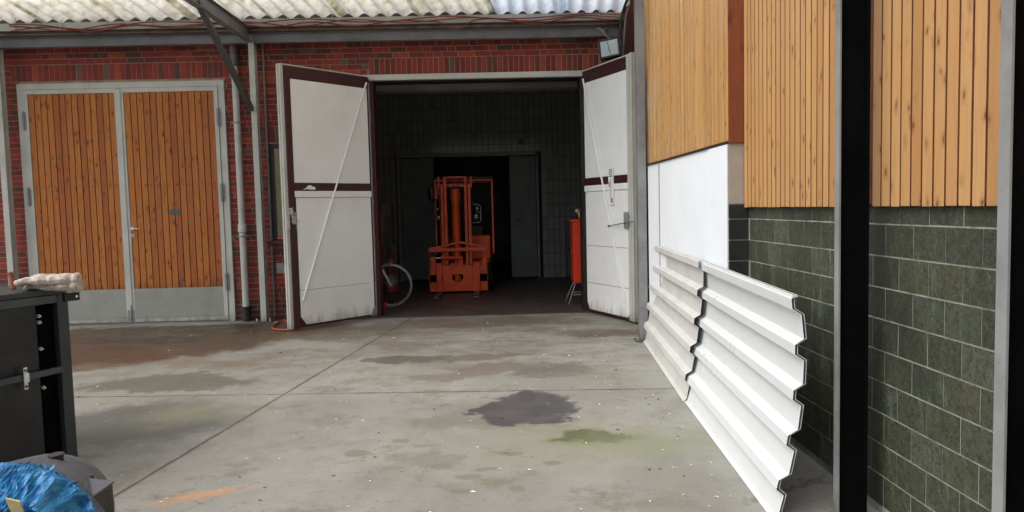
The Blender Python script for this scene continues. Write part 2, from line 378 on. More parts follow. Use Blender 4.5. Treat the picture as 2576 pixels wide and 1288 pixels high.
# brownish damp zone in front of the plank gate and round the columns
blob(300, 860, 2.3, 1.55, lin(86, 68, 54), .15, .9, 1.1, wet=.15); blob(600, 832, 1.9, .8, lin(86, 72, 56), .25, .9, .9, wet=.1); blob(380, 850, .9, .5, lin(70, 62, 54), .3, .8, 1.1, wet=.15)
blob(230, 905, 1.1, .9, lin(90, 66, 48), .4, .75, 1.1); blob(820, 838, 1.6, .7, lin(100, 88, 68), .5, .7, .9)
blob(620, 818, .5, .35, lin(58, 62, 34), .6, .8, .5)
blob(1200, 812, 2.6, .55, lin(112, 96, 80), .6, .65, .8); blob(1520, 840, .8, .45, lin(104, 90, 78), .5, .75, .7)
blob(430, 965, 1.0, .42, lin(100, 95, 84), .3, .85, .8); blob(520, 915, .7, .3, lin(120, 100, 82), .3, .5, 1.2); blob(330, 1065, 1.0, .85, lin(92, 92, 90), .5, .95, .8)
blob(480, 1040, .8, .5, lin(134, 134, 110), .9, .6, .8)
blob(1010, 905, .52, .2, lin(104, 96, 86), .1, .85, .5, wet=.1); blob(1140, 900, .9, .17, lin(108, 100, 90), .12, .8, .75)
blob(1290, 925, .85, .3, lin(114, 104, 94), .3, .75, .9); blob(1390, 935, .5, .3, lin(108, 104, 100), .3, .8, .6)
blob(1130, 945, .55, .22, lin(122, 114, 102), .4, .8, .5); blob(1500, 945, .6, .35, lin(132, 126, 112), .7, .6, .7)
blob(1370, 1115, 1.5, 1.0, lin(138, 138, 118), .95, .55, .8)
blob(1120, 1060, .45, .2, lin(124, 122, 110), .6, .7, .6); blob(1240, 1150, .6, .32, lin(126, 122, 110), .3, .0, .9)
blob(1270, 1040, .72, .62, lin(122, 119, 112), .5, .6, .7); blob(1325, 1030, .44, .54, lin(90, 88, 90), .14, .95, .75, wet=.3)
blob(1490, 1100, .42, .24, lin(112, 120, 62), .8, .9, .4); blob(1495, 1096, .3, .15, lin(64, 72, 34), .5, .9, .55); blob(1620, 1110, .9, .55, lin(132, 136, 110), .95, .7, .6)
blob(1700, 1230, .5, .8, lin(124, 122, 112), .7, .6, .4)
blob(500, 1250, .42, .1, lin(196, 148, 104), .95, .75, .25, rot=-.35)
for (a, b) in ((1225, 1180), (1290, 1140), (1180, 1200), (1010, 1110), (1300, 1230), (1165, 1235), (1110, 1175), (1390, 1165), (900, 1140), (1250, 1215)):
    blob(a, b, random.uniform(.06, .14), random.uniform(.04, .08), lin(124, 120, 108), .3, .75, .12)
# sawn joints, filled and dirty
def jointline(a, b, wd, col=lin(78, 76, 66), amt=.95):
    global c
    A = W(*a, Z=0); B = W(*b, Z=0); d = (B-A).normalized(); nrm = (-d.y, d.x)
    e = k.math('SUBTRACT', k.math('ADD', k.math('MULTIPLY', X, nrm[0]), k.math('MULTIPLY', Y, nrm[1])), A.x*nrm[0]+A.y*nrm[1])
    e = k.math('ABSOLUTE', k.math('ADD', e, k.math('MULTIPLY', k.math('SUBTRACT', k.noise(pf, 7, 4, .7), .5), .03)))
    wv2 = k.mr(k.noise(pf, 2.5, 4, .7), .3, .7, wd*.55, wd*1.3)
    m = k.mr(e, wv2, k.math('MULTIPLY', wv2, .4), 0, amt); c = k.mix(m, c, col); return m
j1 = jointline((200, 999), (1660, 978), .018, lin(78, 78, 62)); j2 = jointline((1035, 800), (280, 1253), .02, lin(88, 86, 76))
h = k.math('ADD', k.noise(pf, 50, 5, .7), k.math('MULTIPLY', k.noise(pf, 6, 5, .6), .8))
h = k.math('SUBTRACT', h, k.math('MULTIPLY', k.math('MAXIMUM', j1, j2), 1.5))
# hairline cracks
cr = k.voro(k.vm('ADD', pf, k.vm('MULTIPLY', wn_, (.8, .8, 0))), .55, 'DISTANCE_TO_EDGE')
c = k.mix(k.math('MULTIPLY', k.mr(cr, .006, .002, 0, .55), k.mr(k.noise(pf, .8, 2), .5, .6)), c, lin(92, 88, 78))
c = k.mix(1.0, c, (.92, .918, .905, 1), 'MULTIPLY')
M_['ground'] = k.fin(c, rgh, 0, k.bump(h, .28, .006))
g = MB()
g.quad((-40, -40, 0), (40, -40, 0), (40, 11.42, 0), (-40, 11.42, 0))
tag(g.build('ground', M_['ground']), kind='structure')
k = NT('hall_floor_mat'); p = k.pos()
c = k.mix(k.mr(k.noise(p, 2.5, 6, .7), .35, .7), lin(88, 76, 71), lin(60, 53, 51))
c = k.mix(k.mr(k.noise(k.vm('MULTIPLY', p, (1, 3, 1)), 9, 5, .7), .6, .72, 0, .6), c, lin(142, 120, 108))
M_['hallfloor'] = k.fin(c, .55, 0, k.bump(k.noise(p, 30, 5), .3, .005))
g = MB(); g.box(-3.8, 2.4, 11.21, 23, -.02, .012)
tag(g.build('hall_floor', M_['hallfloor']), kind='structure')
g = MB(); g.quad((-40, 11.42, -.004), (40, 11.42, -.004), (40, 60, -.004), (-40, 60, -.004)); tag(g.build('rear_ground', M_['conc']), kind='structure')

# ------------------------------------------------------------------ brick wall
WY = 11.40
wall = thing('brick_wall', 'red brick wall with soldier courses above its openings, under the corrugated canopy', 'brick wall', (0, WY, 0))
GX0, GX1, GZ = -7.20, -4.08, 3.71        # plank gate opening
HX0, HX1, HZ = -1.87, 1.40, 3.72         # hall opening
VX0, VX1, VZ0, VZ1 = -3.46, -2.3, 1.18, 2.73   # window
holes = [(GX0, GX1, 0, GZ), (HX0, HX1, 0, HZ), (VX0, VX1, VZ0, VZ1)]
CH = .0833; xl, xr, zt = -10.5, 2.27, 4.75
b = MB()
b.rr = 0
xs = sorted({xl, xr, *[h_[0] for h_ in holes], *[h_[1] for h_ in holes]}); zs = sorted({-.1, zt, *[h_[2] for h_ in holes], *[h_[3] for h_ in holes]})
for i in range(len(xs)-1):
    for j in range(len(zs)-1):
        x0, x1, z0, z1 = xs[i], xs[i+1], zs[j], zs[j+1]; cx, cz = (x0+x1)/2, (z0+z1)/2
        if any(h_[0] < cx < h_[1] and h_[2] < cz < h_[3] for h_ in holes): continue
        b.quad((x0, WY, z0), (x1, WY, z0), (x1, WY, z1), (x0, WY, z1)); b.quad((x0, WY+.3, z0), (x1, WY+.3, z0), (x1, WY+.3, z1), (x0, WY+.3, z1))
for x0, x1, z0, z1 in holes:
    b.quad((x0, WY, z0), (x0, WY+.3, z0), (x0, WY+.3, z1), (x0, WY, z1)); b.quad((x1, WY, z0), (x1, WY+.3, z0), (x1, WY+.3, z1), (x1, WY, z1))
    b.quad((x0, WY, z1), (x0, WY+.3, z1), (x1, WY+.3, z1), (x1, WY, z1))
    if z0 > 0: b.quad((x0, WY, z0), (x0, WY+.3, z0), (x1, WY+.3, z0), (x1, WY, z0))
b.quad((xl, WY, zt), (xr, WY, zt), (xr, WY+.3, zt), (xl, WY+.3, zt))
b.build('mortar_core', M_['mortar'], wall)
b = MB(); kz = lambda z: round(z/CH)
sold = [(GX0-.1, GX1+.1, 45), (HX0+.0, HX1+.3, 45), (VX0-.05, VX1, 33)]     # three-course soldier bands
def brk(x0, x1, z0, z1):
    if x1-x0 < .02 or z1-z0 < .02: return
    d = random.uniform(.004, .0075); tw = random.uniform(-.0012, .0012)
    b.box(x0+tw, x1+tw, WY-d, WY+.01, z0+random.uniform(-.001, .001), z1, random.random())
for row in range(0, int(zt/CH)):
    z0 = row*CH+.006; z1 = (row+1)*CH-.006; cz = (z0+z1)/2
    x = xl-random.random()*.25; seq = 0
    while x < xr:
        L = .115 if (random.random() < .38) else .24
        segs = [(max(x, xl), min(x+L, xr))]
        for (a, bb, z_0, z_1) in holes:
            if z_0-.03 < cz < z_1+.0:
                ns = []
                for s0, s1 in segs:
                    if s1 <= a or s0 >= bb: ns.append((s0, s1))
                    else:
                        if s0 < a: ns.append((s0, a-.003))
                        if s1 > bb: ns.append((bb+.003, s1))
                segs = ns
        for (a, bb, r0) in sold:
            if r0 <= row < r0+3:
                ns = []
                for s0, s1 in segs:
                    if s1 <= a or s0 >= bb: ns.append((s0, s1))
                    else:
                        if s0 < a: ns.append((s0, a-.006))
                        if s1 > bb: ns.append((bb+.006, s1))
                segs = ns
        for s0, s1 in segs: brk(s0, s1, z0, z1)
        x += L+.0115
for (a, bb, r0) in sold:
    x = a
    while x < bb-.03:
        x1 = min(x+.071, bb); brk(x, x1, r0*CH+.006, (r0+3)*CH-.006); x += .0825
b.build('brick_courses', M_['brick'], wall)
b = MB(); b.box(VX0-.05, VX1+.05, WY-.07, WY+.02, VZ0-.075, VZ0-.005, .58)
for i in range(8): pass
b.build('brick_sill', M_['brick'], wall, bevel=.006)

wn = thing('window', 'dark framed window boarded in beige, half behind the open white gate leaf', 'window', (-2.9, WY, VZ0))
b = MB(); fy0, fy1 = WY-.004, WY+.05
b.box(VX0, VX0+.075, fy0, fy1, VZ0, VZ1); b.box(VX1-.09, VX1, fy0, fy1, VZ0, VZ1); b.box(VX0+.075, VX1-.09, fy0, fy1, VZ1-.07, VZ1); b.box(VX0+.075, VX1-.09, fy0, fy1, VZ0, VZ0+.07)
b.build('window_frame', M_['darkfr'], wn, bevel=.004)
b = MB(); b.box(VX0+.075, VX1-.09, fy0+.008, fy1-.01, VZ0+.07, VZ1-.07); b.build('board', M_['beige'], wn)
b = MB(); b.box(VX0, VX1, WY+.2, WY+.28, VZ0, VZ1); b.build('back_panel', M_['black'], wn)

# ------------------------------------------------------------------ plank gate
gate = thing('plank_gate', 'double gate of orange stained vertical planks in grey steel frame', 'gate', ((GX0+GX1)/2, WY, 0))
b = MB(); fy = WY-.05; fw = .095
b.box(GX0, GX0+fw, fy, WY+.06, 0, GZ); b.box(GX1-fw, GX1, fy, WY+.06, 0, GZ); b.box(GX0+fw, GX1-fw, fy, WY+.06, GZ-.09, GZ)
b.build('gate_frame', M_['grey'], gate, bevel=.004)
GM = -5.67; gy = WY-.065
def gleaf(x0, x1, hinge_left):
    lf = MB(); t = .062
    lf.box(x0, x0+t, gy, gy+.05, .03, GZ-.095); lf.box(x1-t, x1, gy, gy+.05, .03, GZ-.095)
    lf.box(x0+t, x1-t, gy, gy+.05, GZ-.16, GZ-.095); lf.box(x0+t, x1-t, gy, gy+.05, .03, .075)
    L = lf.build('gate_leaf', M_['grey'], gate, bevel=.003)
    pb = MB(); pb.box(x0+t, x1-t, gy+.034, gy+.046, .55, GZ-.165); pb.build('backing', M_['gapg'], L)
    n = 14; wd = (x1-x0-2*t)/n; pb = MB()
    for i in range(n):
        xx = x0+t+i*wd; tilt = random.uniform(-.0015, .0015)
        pb.box(xx+.0065, xx+wd-.0065, gy+.012+random.uniform(-.002, .002), gy+.03, .535+random.uniform(-.004, .004), GZ-.163, random.random())
    kp = MB(); kp.box(x0+t-.004, x1-t+.004, gy+.004, gy+.010, .078, .548); kp.build('kick_plate', M_['zinc'], L)
    pb.cur = 1
    for i in range(n):
        pb.tube([(x0+t+(i+.5)*wd, gy+.0125, 2.14), (x0+t+(i+.5)*wd, gy+.0085, 2.14)], .009, 8)
    pb.build('planks', [M_['wood_gate'], M_['darkfr']], L)
    return L
L1 = gleaf(GX0+fw+.004, GM-.006, True); L2 = gleaf(GM+.006, GX1-fw-.004, False)
for xh, z in ((GX0+fw+.002, .6), (GX0+fw+.002, 2.0), (GX0+fw+.002, 3.15), (GX1-fw-.002, .62), (GX1-fw-.002, 2.0), (GX1-fw-.002, 3.15)):
    b = MB(); b.box(xh-.03, xh+.03, gy-.006, gy-.001, z-.13, z+.13); b.tube([(xh, gy-.012, z-.14), (xh, gy-.012, z+.14)], .011, 10); b.tube([(xh, gy-.012, z+.14), (xh, gy-.012, z+.155)], .006, 8)
    b.build('hinge', M_['steel'], gate, bevel=.002)
hx = GM+.095
b = MB(); hz = W(337, 575, Y=gy).z
b.tube([(hx, gy, hz), (hx, gy-.012, hz)], .03, 16); b.tube([(hx, gy-.012, hz), (hx, gy-.06, hz), (hx+.02, gy-.07, hz), (hx+.12, gy-.07, hz-.005)], .01, 10)
b.build('handle', M_['silver'], L2, smooth=True)
b = MB(); b.tube([(hx, gy+.005, hz-.11), (hx, gy-.008, hz-.11)], .03, 16); b.build('lock_rose', M_['silver'], L2)
b = MB(); b.box(hx-.006, hx+.006, gy-.011, gy-.007, hz-.13, hz-.1); b.build('keyhole', M_['black'], L2)
for px in (433, 449):
    b = MB(); q = W(px, 534, Y=gy); b.tube([(q.x, gy+.014, q.z), (q.x, gy+.005, q.z)], .05, 20); b.build('cover_disc', M_['dsteel'], L2)
b = MB(); b.box(GM-.05, GM+.05, gy-.008, gy-.001, .06, .22); b.tube([(GM+.01, gy-.016, .05), (GM+.01, gy-.016, .3)], .009, 8); b.build('floor_bolt', M_['steel'], gate)
b = MB(); b.box(GM-.03, GM+.03, gy-.014, gy-.002, .235, GZ-.11); b.build('cover_strip', M_['grey'], gate, bevel=.003)

# ------------------------------------------------------------------ hall opening frame
fr = thing('hall_door_frame', 'pale grey steel lintel and maroon jambs around the open hall doorway', 'door frame', (-.2, WY, 0))
b = MB(); b.box(-1.97, 1.49, WY-.10, WY-.012, 3.65, 3.735); b.build('lintel', M_['grey'], fr, bevel=.004)
b = MB(); b.box(HX0, HX0+.05, WY-.02, WY+.29, .012, 3.64); b.build('jamb', M_['maroon'], fr)
b = MB(); b.box(HX1-.03, HX1+.06, WY-.022, WY+.29, .012, 3.64); b.build('jamb', M_['darkfr'], fr)
b = MB(); b.box(HX0, HX1, WY-.01, WY+.29, 3.64, 3.72); b.build('head', M_['darkfr'], fr)

# ------------------------------------------------------------------ white gate leaves, opened into the yard
def bigleaf(name, label, hinge, outer, top, mirror):
    hv = Vector((hinge[0], hinge[1], 0)); ov = Vector((outer[0], outer[1], 0)); d = ov-hv; L = d.length
    ang = math.atan2(d.y, d.x); t = thing(name, label, 'gate leaf', hv, ang)
    # local: x from hinge to outer; camera side is y>0 on one leaf and y<0 on the other
    s = -1 if mirror else 1
    z0, z1 = .035, top
    def bx(m, x0, x1, d0, d1, a, c_): m.box(x0, x1, s*d0, s*d1, a, c_)
    b = MB(); bx(b, 0, L, -.025, .015, z0, z1); b.build('core', M_['maroon'], t, local=True)
    b = MB(); st = .09; bx(b, L-st, L, .015, .04, z0, z1); bx(b, 0, L-st, .015, .04, z1-.17, z1)
    if name and mirror is False: pass
    mid = 2.02
    bx(b, 0, L-st, .015, .04, mid-.05, mid+.055); b.build('rails', M_['maroon'], t, local=True, bevel=.004)
    e = st if not mirror else .03
    b = MB(); bx(b, .03, L-e-.005, .016, .037, mid+.06, z1-.175); b.build('upper_panel', M_['white'], t, local=True, bevel=.004)
    b = MB(); ch = .09
    x0, x1 = .03, L-e-.02; zb = z0+.035
    poly = [(x0+ch*.8, zb), (x1-ch, zb), (x1, zb+ch*1.3), (x1, mid-.15), (x0, mid-.15), (x0, zb+ch*1.3)]
    b.prism(poly, 1, s*.016, s*.037); b.build('lower_panel', M_['white'], t, local=True, bevel=.004)
    b = MB(); bx(b, .02, L-e, .016, .052, mid-.145, mid-.055); b.build('ledge', M_['white'], t, local=True, bevel=.006)
    return t, L, s, e, mid
tL, LL, sL, eL, mid = bigleaf('gate_leaf', 'left white leaf of the hall gate, standing open beside the boarded window', (-1.90, 11.28), (-2.87, 10.22), 3.69, False)
tR, LR, sR, eR, _ = bigleaf('gate_leaf', 'right white leaf of the hall gate, standing open with a thermometer on it', (1.425, 11.22), (1.93, 10.03), 3.69, True)
def lp(t, s, x, d, z): return (x, s*d, z)
# left leaf extras: local
b = MB(); b.tube([(.05, sL*.06, 3.60), (LL-.14, sL*.05, .42)], .014, 8); b.build('tension_rod', M_['white'], tL, local=True)
b = MB(); b.box(LL+.001, LL+.05, sL*(-.03), sL*.02, .03, 3.71); b.box(LL+.05, LL+.062, sL*(-.06), sL*(-.02), .03, 3.71); b.build('edge_strip', M_['grey'], tL, local=True, bevel=.003)
b = MB(); b.box(0.0, LL, sL*(-.028), sL*.03, 3.692, 3.71); b.build('top_strip', M_['grey'], tL, local=True)
b = MB(); b.tube([(0, sL*.0, .1), (0, 0, 3.6)], .014, 8); b.box(-.015, .02, sL*.0, sL*.042, .05, 3.66); b.build('hinge_edge', M_['maroon'], tL, local=True)
b = MB(); b.box(-.0, .012, sL*.043, sL*.06, .05, 3.6); b.build('hinge_strip', M_['steel'], tL, local=True)
b = MB(); b.prism([(0.0, .05), (.12, .05), (.01, .22)], 1, sL*.041, sL*.044); b.build('corner_plate', M_['steel'], tL, local=True)
b = MB(); b.box(LL+.003, LL+.06, sL*.021, sL*.04, 1.42, 1.66); b.build('latch_block', M_['grey'], tL, local=True, bevel=.006)
cu, cz = onleaf(778, 459, (-1.90, 11.28), (-2.87, 10.22), LL) if False else (LL-.33, 2.02)
b = MB(); b.prism([(cu-.1, cz-.03), (cu-.04, cz-.036), (cu+.03, cz-.028), (cu+.11, cz-.034), (cu+.05, cz-.01), (cu+.03, cz+.02), (cu-.02, cz+.028), (cu-.05, cz+.008), (cu-.09, cz+.004)], 1, sL*.0402, sL*.0415); b.build('paint_scar', M_['white'], tL, local=True)
# right leaf extras
b = MB(); b.tube([(.05, sR*.06, 3.58), (LR-.19, sR*.05, .3)], .015, 8); b.build('tension_rod', M_['white'], tR, local=True)
b = MB(); b.box(LR-.075, LR+.0, sR*.041, sR*.055, .035, 3.70); b.box(LR+.002, LR+.05, sR*(-.06), sR*.05, .03, 3.72); b.box(LR+.052, LR+.062, sR*(-.10), sR*.02, .03, 3.72); b.build('edge_strip', M_['grey'], tR, local=True, bevel=.003)
b = MB(); b.box(0, LR, sR*(-.03), sR*.05, 3.692, 3.71); b.build('top_strip', M_['grey'], tR, local=True)
for z in (1.05, .48):
    b = MB(); b.box(.03, LR-.1, sR*.0372, sR*.0385, z, z+.008); b.build('crack', M_['beige'], tR, local=True)
b = MB(); b.box(.1, LL-.1, sL*.0372, sL*.0385, .56, .565); b.build('crack', M_['beige'], tL, local=True)
def leafpt(t, L, s, hinge, ang, px, py):
    pass
# point on the right leaf from its two ends
def onleaf(px, py, hinge, outer, L):
    d = np.array([(px-1288)/F, (py-644)/F, 1.0]); r = (d@wx, d@wy, d@wz)
    hx_, hy_ = hinge; ox, oy = outer; dx, dy = ox-hx_, oy-hy_
    # hinge + u*(dx,dy) = t*(r0,r1)
    det = dx*(-r[1]) + dy*r[0]; u = (-hx_*(-r[1]) - hy_*r[0])/det; tt = (hx_+u*dx)/r[0]
    return u*L, r[2]*tt+H
u, z = onleaf(1545, 468, (1.425, 11.22), (1.93, 10.03), LR)
th = thing('wall_thermometer', 'narrow white thermometer board with a printed scale on the right gate leaf', 'thermometer', tR.location+Vector((math.cos(tR.rotation_euler.z)*u, math.sin(tR.rotation_euler.z)*u, z-.27)), tR.rotation_euler.z)
M_['pink'] = paint('pink_print', lin(216, 130, 136), lin(200, 110, 118), .5); M_['rprint'] = paint('red_print', lin(190, 50, 60), lin(170, 40, 50), .5)
b = MB(); tw = .066; b.box(-tw, tw, sR*.045, sR*.058, 0, .54)
b.cur = 1
b.box(-.003, .001, sR*.057, sR*.061, .03, .37)
for i in range(4): b.box(-.045+.006*(i % 2), .045-.008*(i % 2), sR*.057, sR*.0605, .405+i*.03, .419+i*.03)
for i in range(4): b.box(.014, .026, sR*.057, sR*.0605, .24+i*.034, .246+i*.034); b.box(-.035, -.023, sR*.057, sR*.0605, .1+i*.034, .106+i*.034)
b.cur = 2
b.box(-.055, -.022, sR*.057, sR*.0603, .27, .33); b.box(.012, .05, sR*.057, sR*.0603, .03, .1)
b.cur = 3
b.box(.022, .04, sR*.059, sR*.0615, .04, .05); b.box(.022, .04, sR*.059, sR*.0615, .065, .078); b.box(-.055, -.022, sR*.057, sR*.0615, .331, .336); b.box(-.055, -.022, sR*.057, sR*.0615, .262, .267)
b.build('printed_board', [M_['white'], M_['anth'], M_['pink'], M_['rprint']], th, local=True)
u, z = onleaf(1586, 555, (1.425, 11.22), (1.93, 10.03), LR)
b = MB(); b.box(u-.06, u+.05, sR*.056, sR*.075, z-.11, z+.12); b.box(u+.0, u+.07, sR*.056, sR*.085, z-.07, z-.03); b.box(u+.0, u+.07, sR*.056, sR*.085, z+.04, z+.08); b.build('latch', M_['steel'], tR, local=True, bevel=.003)
u2, z2 = onleaf(1540, 568, (1.425, 11.22), (1.93, 10.03), LR)
b = MB(); b.tube([(u2, sR*.05, z2), (u2+.01, sR*.08, z2), (LR+.1, sR*.09, z2+.07)], .007, 8); b.ball((u2, sR*.055, z2), .018, .018, .018); b.build('hook_rod', M_['dsteel'], tR, local=True)

# ------------------------------------------------------------------ hall interior
hall = thing('hall_interior', 'dark tiled hall room seen through the open gate', 'hall', (-.2, 14, 0))
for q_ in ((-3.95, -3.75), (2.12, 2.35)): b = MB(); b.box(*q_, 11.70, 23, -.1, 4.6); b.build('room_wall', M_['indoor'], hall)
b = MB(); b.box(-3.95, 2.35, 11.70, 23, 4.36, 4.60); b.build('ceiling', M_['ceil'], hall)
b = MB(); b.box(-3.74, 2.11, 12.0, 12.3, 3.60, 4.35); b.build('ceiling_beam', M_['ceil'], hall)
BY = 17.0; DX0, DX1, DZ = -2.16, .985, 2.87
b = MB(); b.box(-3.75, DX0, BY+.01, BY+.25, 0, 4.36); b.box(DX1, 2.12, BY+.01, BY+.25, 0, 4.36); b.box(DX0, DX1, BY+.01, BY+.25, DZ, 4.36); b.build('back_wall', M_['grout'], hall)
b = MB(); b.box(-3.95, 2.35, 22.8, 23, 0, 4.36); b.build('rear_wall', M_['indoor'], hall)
b = MB(); tw, thh = .135, .285
zi = 0
while zi*thh < 4.36:
    z0, z1 = zi*thh, min((zi+1)*thh, 4.36); x = -3.75
    while x < 2.12:
        x1 = min(x+tw, 2.12)
        zc = z0
        if x1 > DX0-.08 and x < DX1+.05 and z0 < DZ+.08: zc = DZ+.084
        if zc < z1-.02:
            b.box(x+.004, x1-.004, BY-.002+random.uniform(-.0015, .0015), BY+.012, zc+.004, z1-.004, random.random())
        x += tw
    zi += 1
b.build('wall_tiles', M_['tile'], hall)
b = MB(); b.box(DX0-.08, DX0, BY-.03, BY+.1, .012, DZ+.06); b.box(DX1, DX1+.05, BY-.03, BY+.1, .012, DZ+.06); b.box(DX0-.08, DX1+.05, BY-.03, BY+.1, DZ, DZ+.08); b.build('door_frame', M_['idoor'], hall)
for x, y, w_ in (((1.0-.0), BY, 0), ):
    q = W(1311, 357, Y=BY-.02); b = MB(); b.box(q.x-.06, q.x+.06, BY-.05, BY-.004, q.z-.06, q.z+.06); b.build('junction_box', M_['indoor'], hall, bevel=.004)
b = MB(); q0 = W(1093, 500, Y=BY-.3)
b.box(0, .79, -.025, .025, .05, DZ-.03); 
d1 = thing('inner_door', 'grey inner door leaf standing open behind the orange truck, left side', 'door', (DX0+.02, BY-.03, 0), math.radians(-14))
b.build('door_panel', M_['idoor'], d1, local=True, bevel=.004)
d2 = thing('inner_door', 'grey inner door leaf with dark handle, right of the orange truck', 'door', (DX1-.02, BY-.03, 0), math.radians(194))
b = MB(); b.box(0, .62, -.025, .025, .05, DZ-.03); b.build('door_panel', M_['idoor'], d2, local=True, bevel=.004)
b = MB(); b.tube([(.5, .025, 1.38), (.5, .07, 1.38), (.38, .08, 1.38)], .011, 8); b.build('handle', M_['black'], d2, local=True)
lk = thing('metal_locker', 'plain dark grey locker against the tiles at the rear right of the hall', 'locker', (1.73, 16.6, 0))
b = MB(); b.box(1.62, 1.98, 16.4, 16.85, .05, 1.33); b.build('body', M_['indoor'], lk, bevel=.006)
b = MB(); b.box(1.635, 1.965, 16.385, 16.398, .08, 1.30); b.build('door', M_['indoor'], lk, bevel=.003)
b = MB(); b.box(1.64, 1.68, 16.36, 16.384, .65, .72); b.build('handle', M_['black'], lk)

# cabinet, cartons, cone
wc = thing('white_cabinet', 'low pale cabinet by the hall wall behind the traffic cone', 'cabinet', (-2.5, 16.2, 0))
a_ = W(940, 617, Y=16.0); b_ = W(998, 617, Y=16.0)
b = MB(); b.box(a_.x-.25, b_.x, 16.0, 16.4, .06, a_.z); b.build('body', M_['card'], wc, bevel=.005)
b = MB(); b.box(a_.x-.2, b_.x-.03, 15.985, 15.998, .1, a_.z-.04); b.build('door', M_['card'], wc, bevel=.003)
z = a_.z; carts = [('lowest carton of the stack on the low pale cabinet', .30, .42), ('middle carton of the stack on the low pale cabinet', .34, .38), ('topmost carton of the stack on the low pale cabinet', .26, .33)]
for lab, hh, ww in carts:
    t = thing('carton', lab, 'box', (b_.x-.3, 16.2, z), 0, 'cartons stacked on the pale cabinet')
    b = MB(); b.box(b_.x-.1-ww, b_.x-.1, 16.05, 16.35, z, z+hh-.003); b.build('box_body', M_['card'], t, bevel=.004)
    b = MB(); b.box(b_.x-.1-ww*.58, b_.x-.1-ww*.46, 16.046, 16.0485, z, z+hh-.003); b.build('tape_strip', M_['beige'], t)
    z += hh
cq = W(983, 706, Y=14.6); cn = thing('traffic_cone', 'faded orange traffic cone with white bands, in the dark behind the bicycle wheel', 'cone', (cq.x, 14.6, 0))
def conez(z): return .16-(z/.95)*.13
zb = [0.03, .2, .38, .55, .7, .98]
for i in range(5):
    b = MB(); b.tube([(cq.x, 14.6, zb[i]), (cq.x, 14.6, zb[i+1])], [conez(zb[i]), conez(zb[i+1])], 24, cap=(i in (0, 4)))
    b.build('cone_body' if i % 2 == 0 else 'white_band', M_['cone'] if i % 2 == 0 else M_['cband'], cn, smooth=True)
b = MB(); b.box(cq.x-.2, cq.x+.2, 14.4, 14.8, .014, .035); b.build('base', M_['tyre'], cn, bevel=.008)

# ------------------------------------------------------------------ bicycle
def bicycle():
    Yb = 12.5; wc_ = W(983, 714, Y=Yb); r = .372; fx, fz = wc_.x, r+.013
    t = thing('bicycle', 'bicycle parked just inside the hall, its pale rimmed wheel beside the left gate leaf', 'bicycle', (fx-.5, Yb, 0))
    def ring(cx, cz, rr, y=Yb, n=48): return [(cx+rr*math.cos(a*2*math.pi/n), y, cz+rr*math.sin(a*2*math.pi/n)) for a in range(n)]
    for cx, lab in ((fx, 'front'), (fx-1.03, 'rear')):
        wh = MB(); wh.tube(ring(cx, fz, r-.010), .010, 8, closed=True); wheel = wh.build('wheel', paint_tyre, t, smooth=True)
        b = MB(); b.tube(ring(cx, fz, r-.034), .010, 8, closed=True); b.build('rim', M_['silver'], wheel, smooth=True)
        b = MB()
        for i in range(28):
            a = i*2*math.pi/28; s_ = 1 if i % 2 else -1
            b.tube([(cx+.018*math.cos(a+s_*.8), Yb+s_*.025, fz+.018*math.sin(a+s_*.8)), (cx+(r-.04)*math.cos(a), Yb, fz+(r-.04)*math.sin(a))], .0009, 4)
        b.build('spokes', M_['silver'], wheel)
        b = MB(); b.tube([(cx, Yb-.045, fz), (cx, Yb+.045, fz)], .02, 12); b.build('hub', M_['silver'], wheel)
    hd = (fx-.27, Yb, .95); hb = (fx-.22, Yb, .82); st = (fx-.8, Yb, .92); bb = (fx-.62, Yb, .3)
    b = MB(); b.tube([hd, hb], .018, 10); b.tube([hd, st], .014, 10); b.tube([hb, bb], .016, 10); b.tube([st, bb], .014, 10)
    for s_ in (-1, 1): b.tube([bb, (fx-1.03, Yb+s_*.06, fz)], .008, 8); b.tube([st, (fx-1.03, Yb+s_*.06, fz)], .007, 8)
    b.build('frame', M_['anth'], t, smooth=True)
    b = MB()
    for s_ in (-1, 1): b.tube([hb, (fx-.16, Yb+s_*.05, .7), (fx-.02, Yb+s_*.055, fz+.04), (fx, Yb+s_*.055, fz)], [.013, .012, .009, .007], 8)
    b.build('fork', M_['silver'], t, smooth=True)
    b = MB(); b.tube([hd, (fx-.29, Yb, 1.02)], .013, 8); b.tube([(fx-.3, Yb-.27, 1.03), (fx-.25, Yb-.12, 1.03), (fx-.25, Yb+.12, 1.03), (fx-.3, Yb+.27, 1.03)], .012, 8); b.build('handlebar', M_['black'], t, smooth=True)
    b = MB(); b.tube([st, (fx-.84, Yb, 1.05)], .012, 8); b.ball((fx-.85, Yb, 1.07), .13, .07, .03); b.build('saddle', M_['black'], t, smooth=True)
    b = MB(); b.tube(ring(bb[0], bb[2], .09, Yb-.05, 24), .006, 6, closed=True); b.tube([(bb[0]-.06, Yb-.05, .15), (bb[0], Yb-.05, .3), (bb[0]+.09, Yb-.05, .3)], .008, 8); b.build('crankset', M_['silver'], t, smooth=True)
    q = W(966, 769, Y=12.35)
    b = MB(); b.box(q.x-.07, q.x+.03, 12.3, 12.38, .014, .10); b.box(q.x+.02, q.x+.06, 12.32, 12.36, .07, .10); o = b.build('bicycle_lock', M_['red'], bevel=.008)
    tag(o, 'small orange red block on the hall floor under the bicycle wheel', 'wheel chock')
paint_tyre = paint('pale_tyre', lin(170, 160, 148), lin(140, 130, 120), .7)
bicycle()
bpy.data.objects['bicycle_lock'].name = 'wheel_chock'

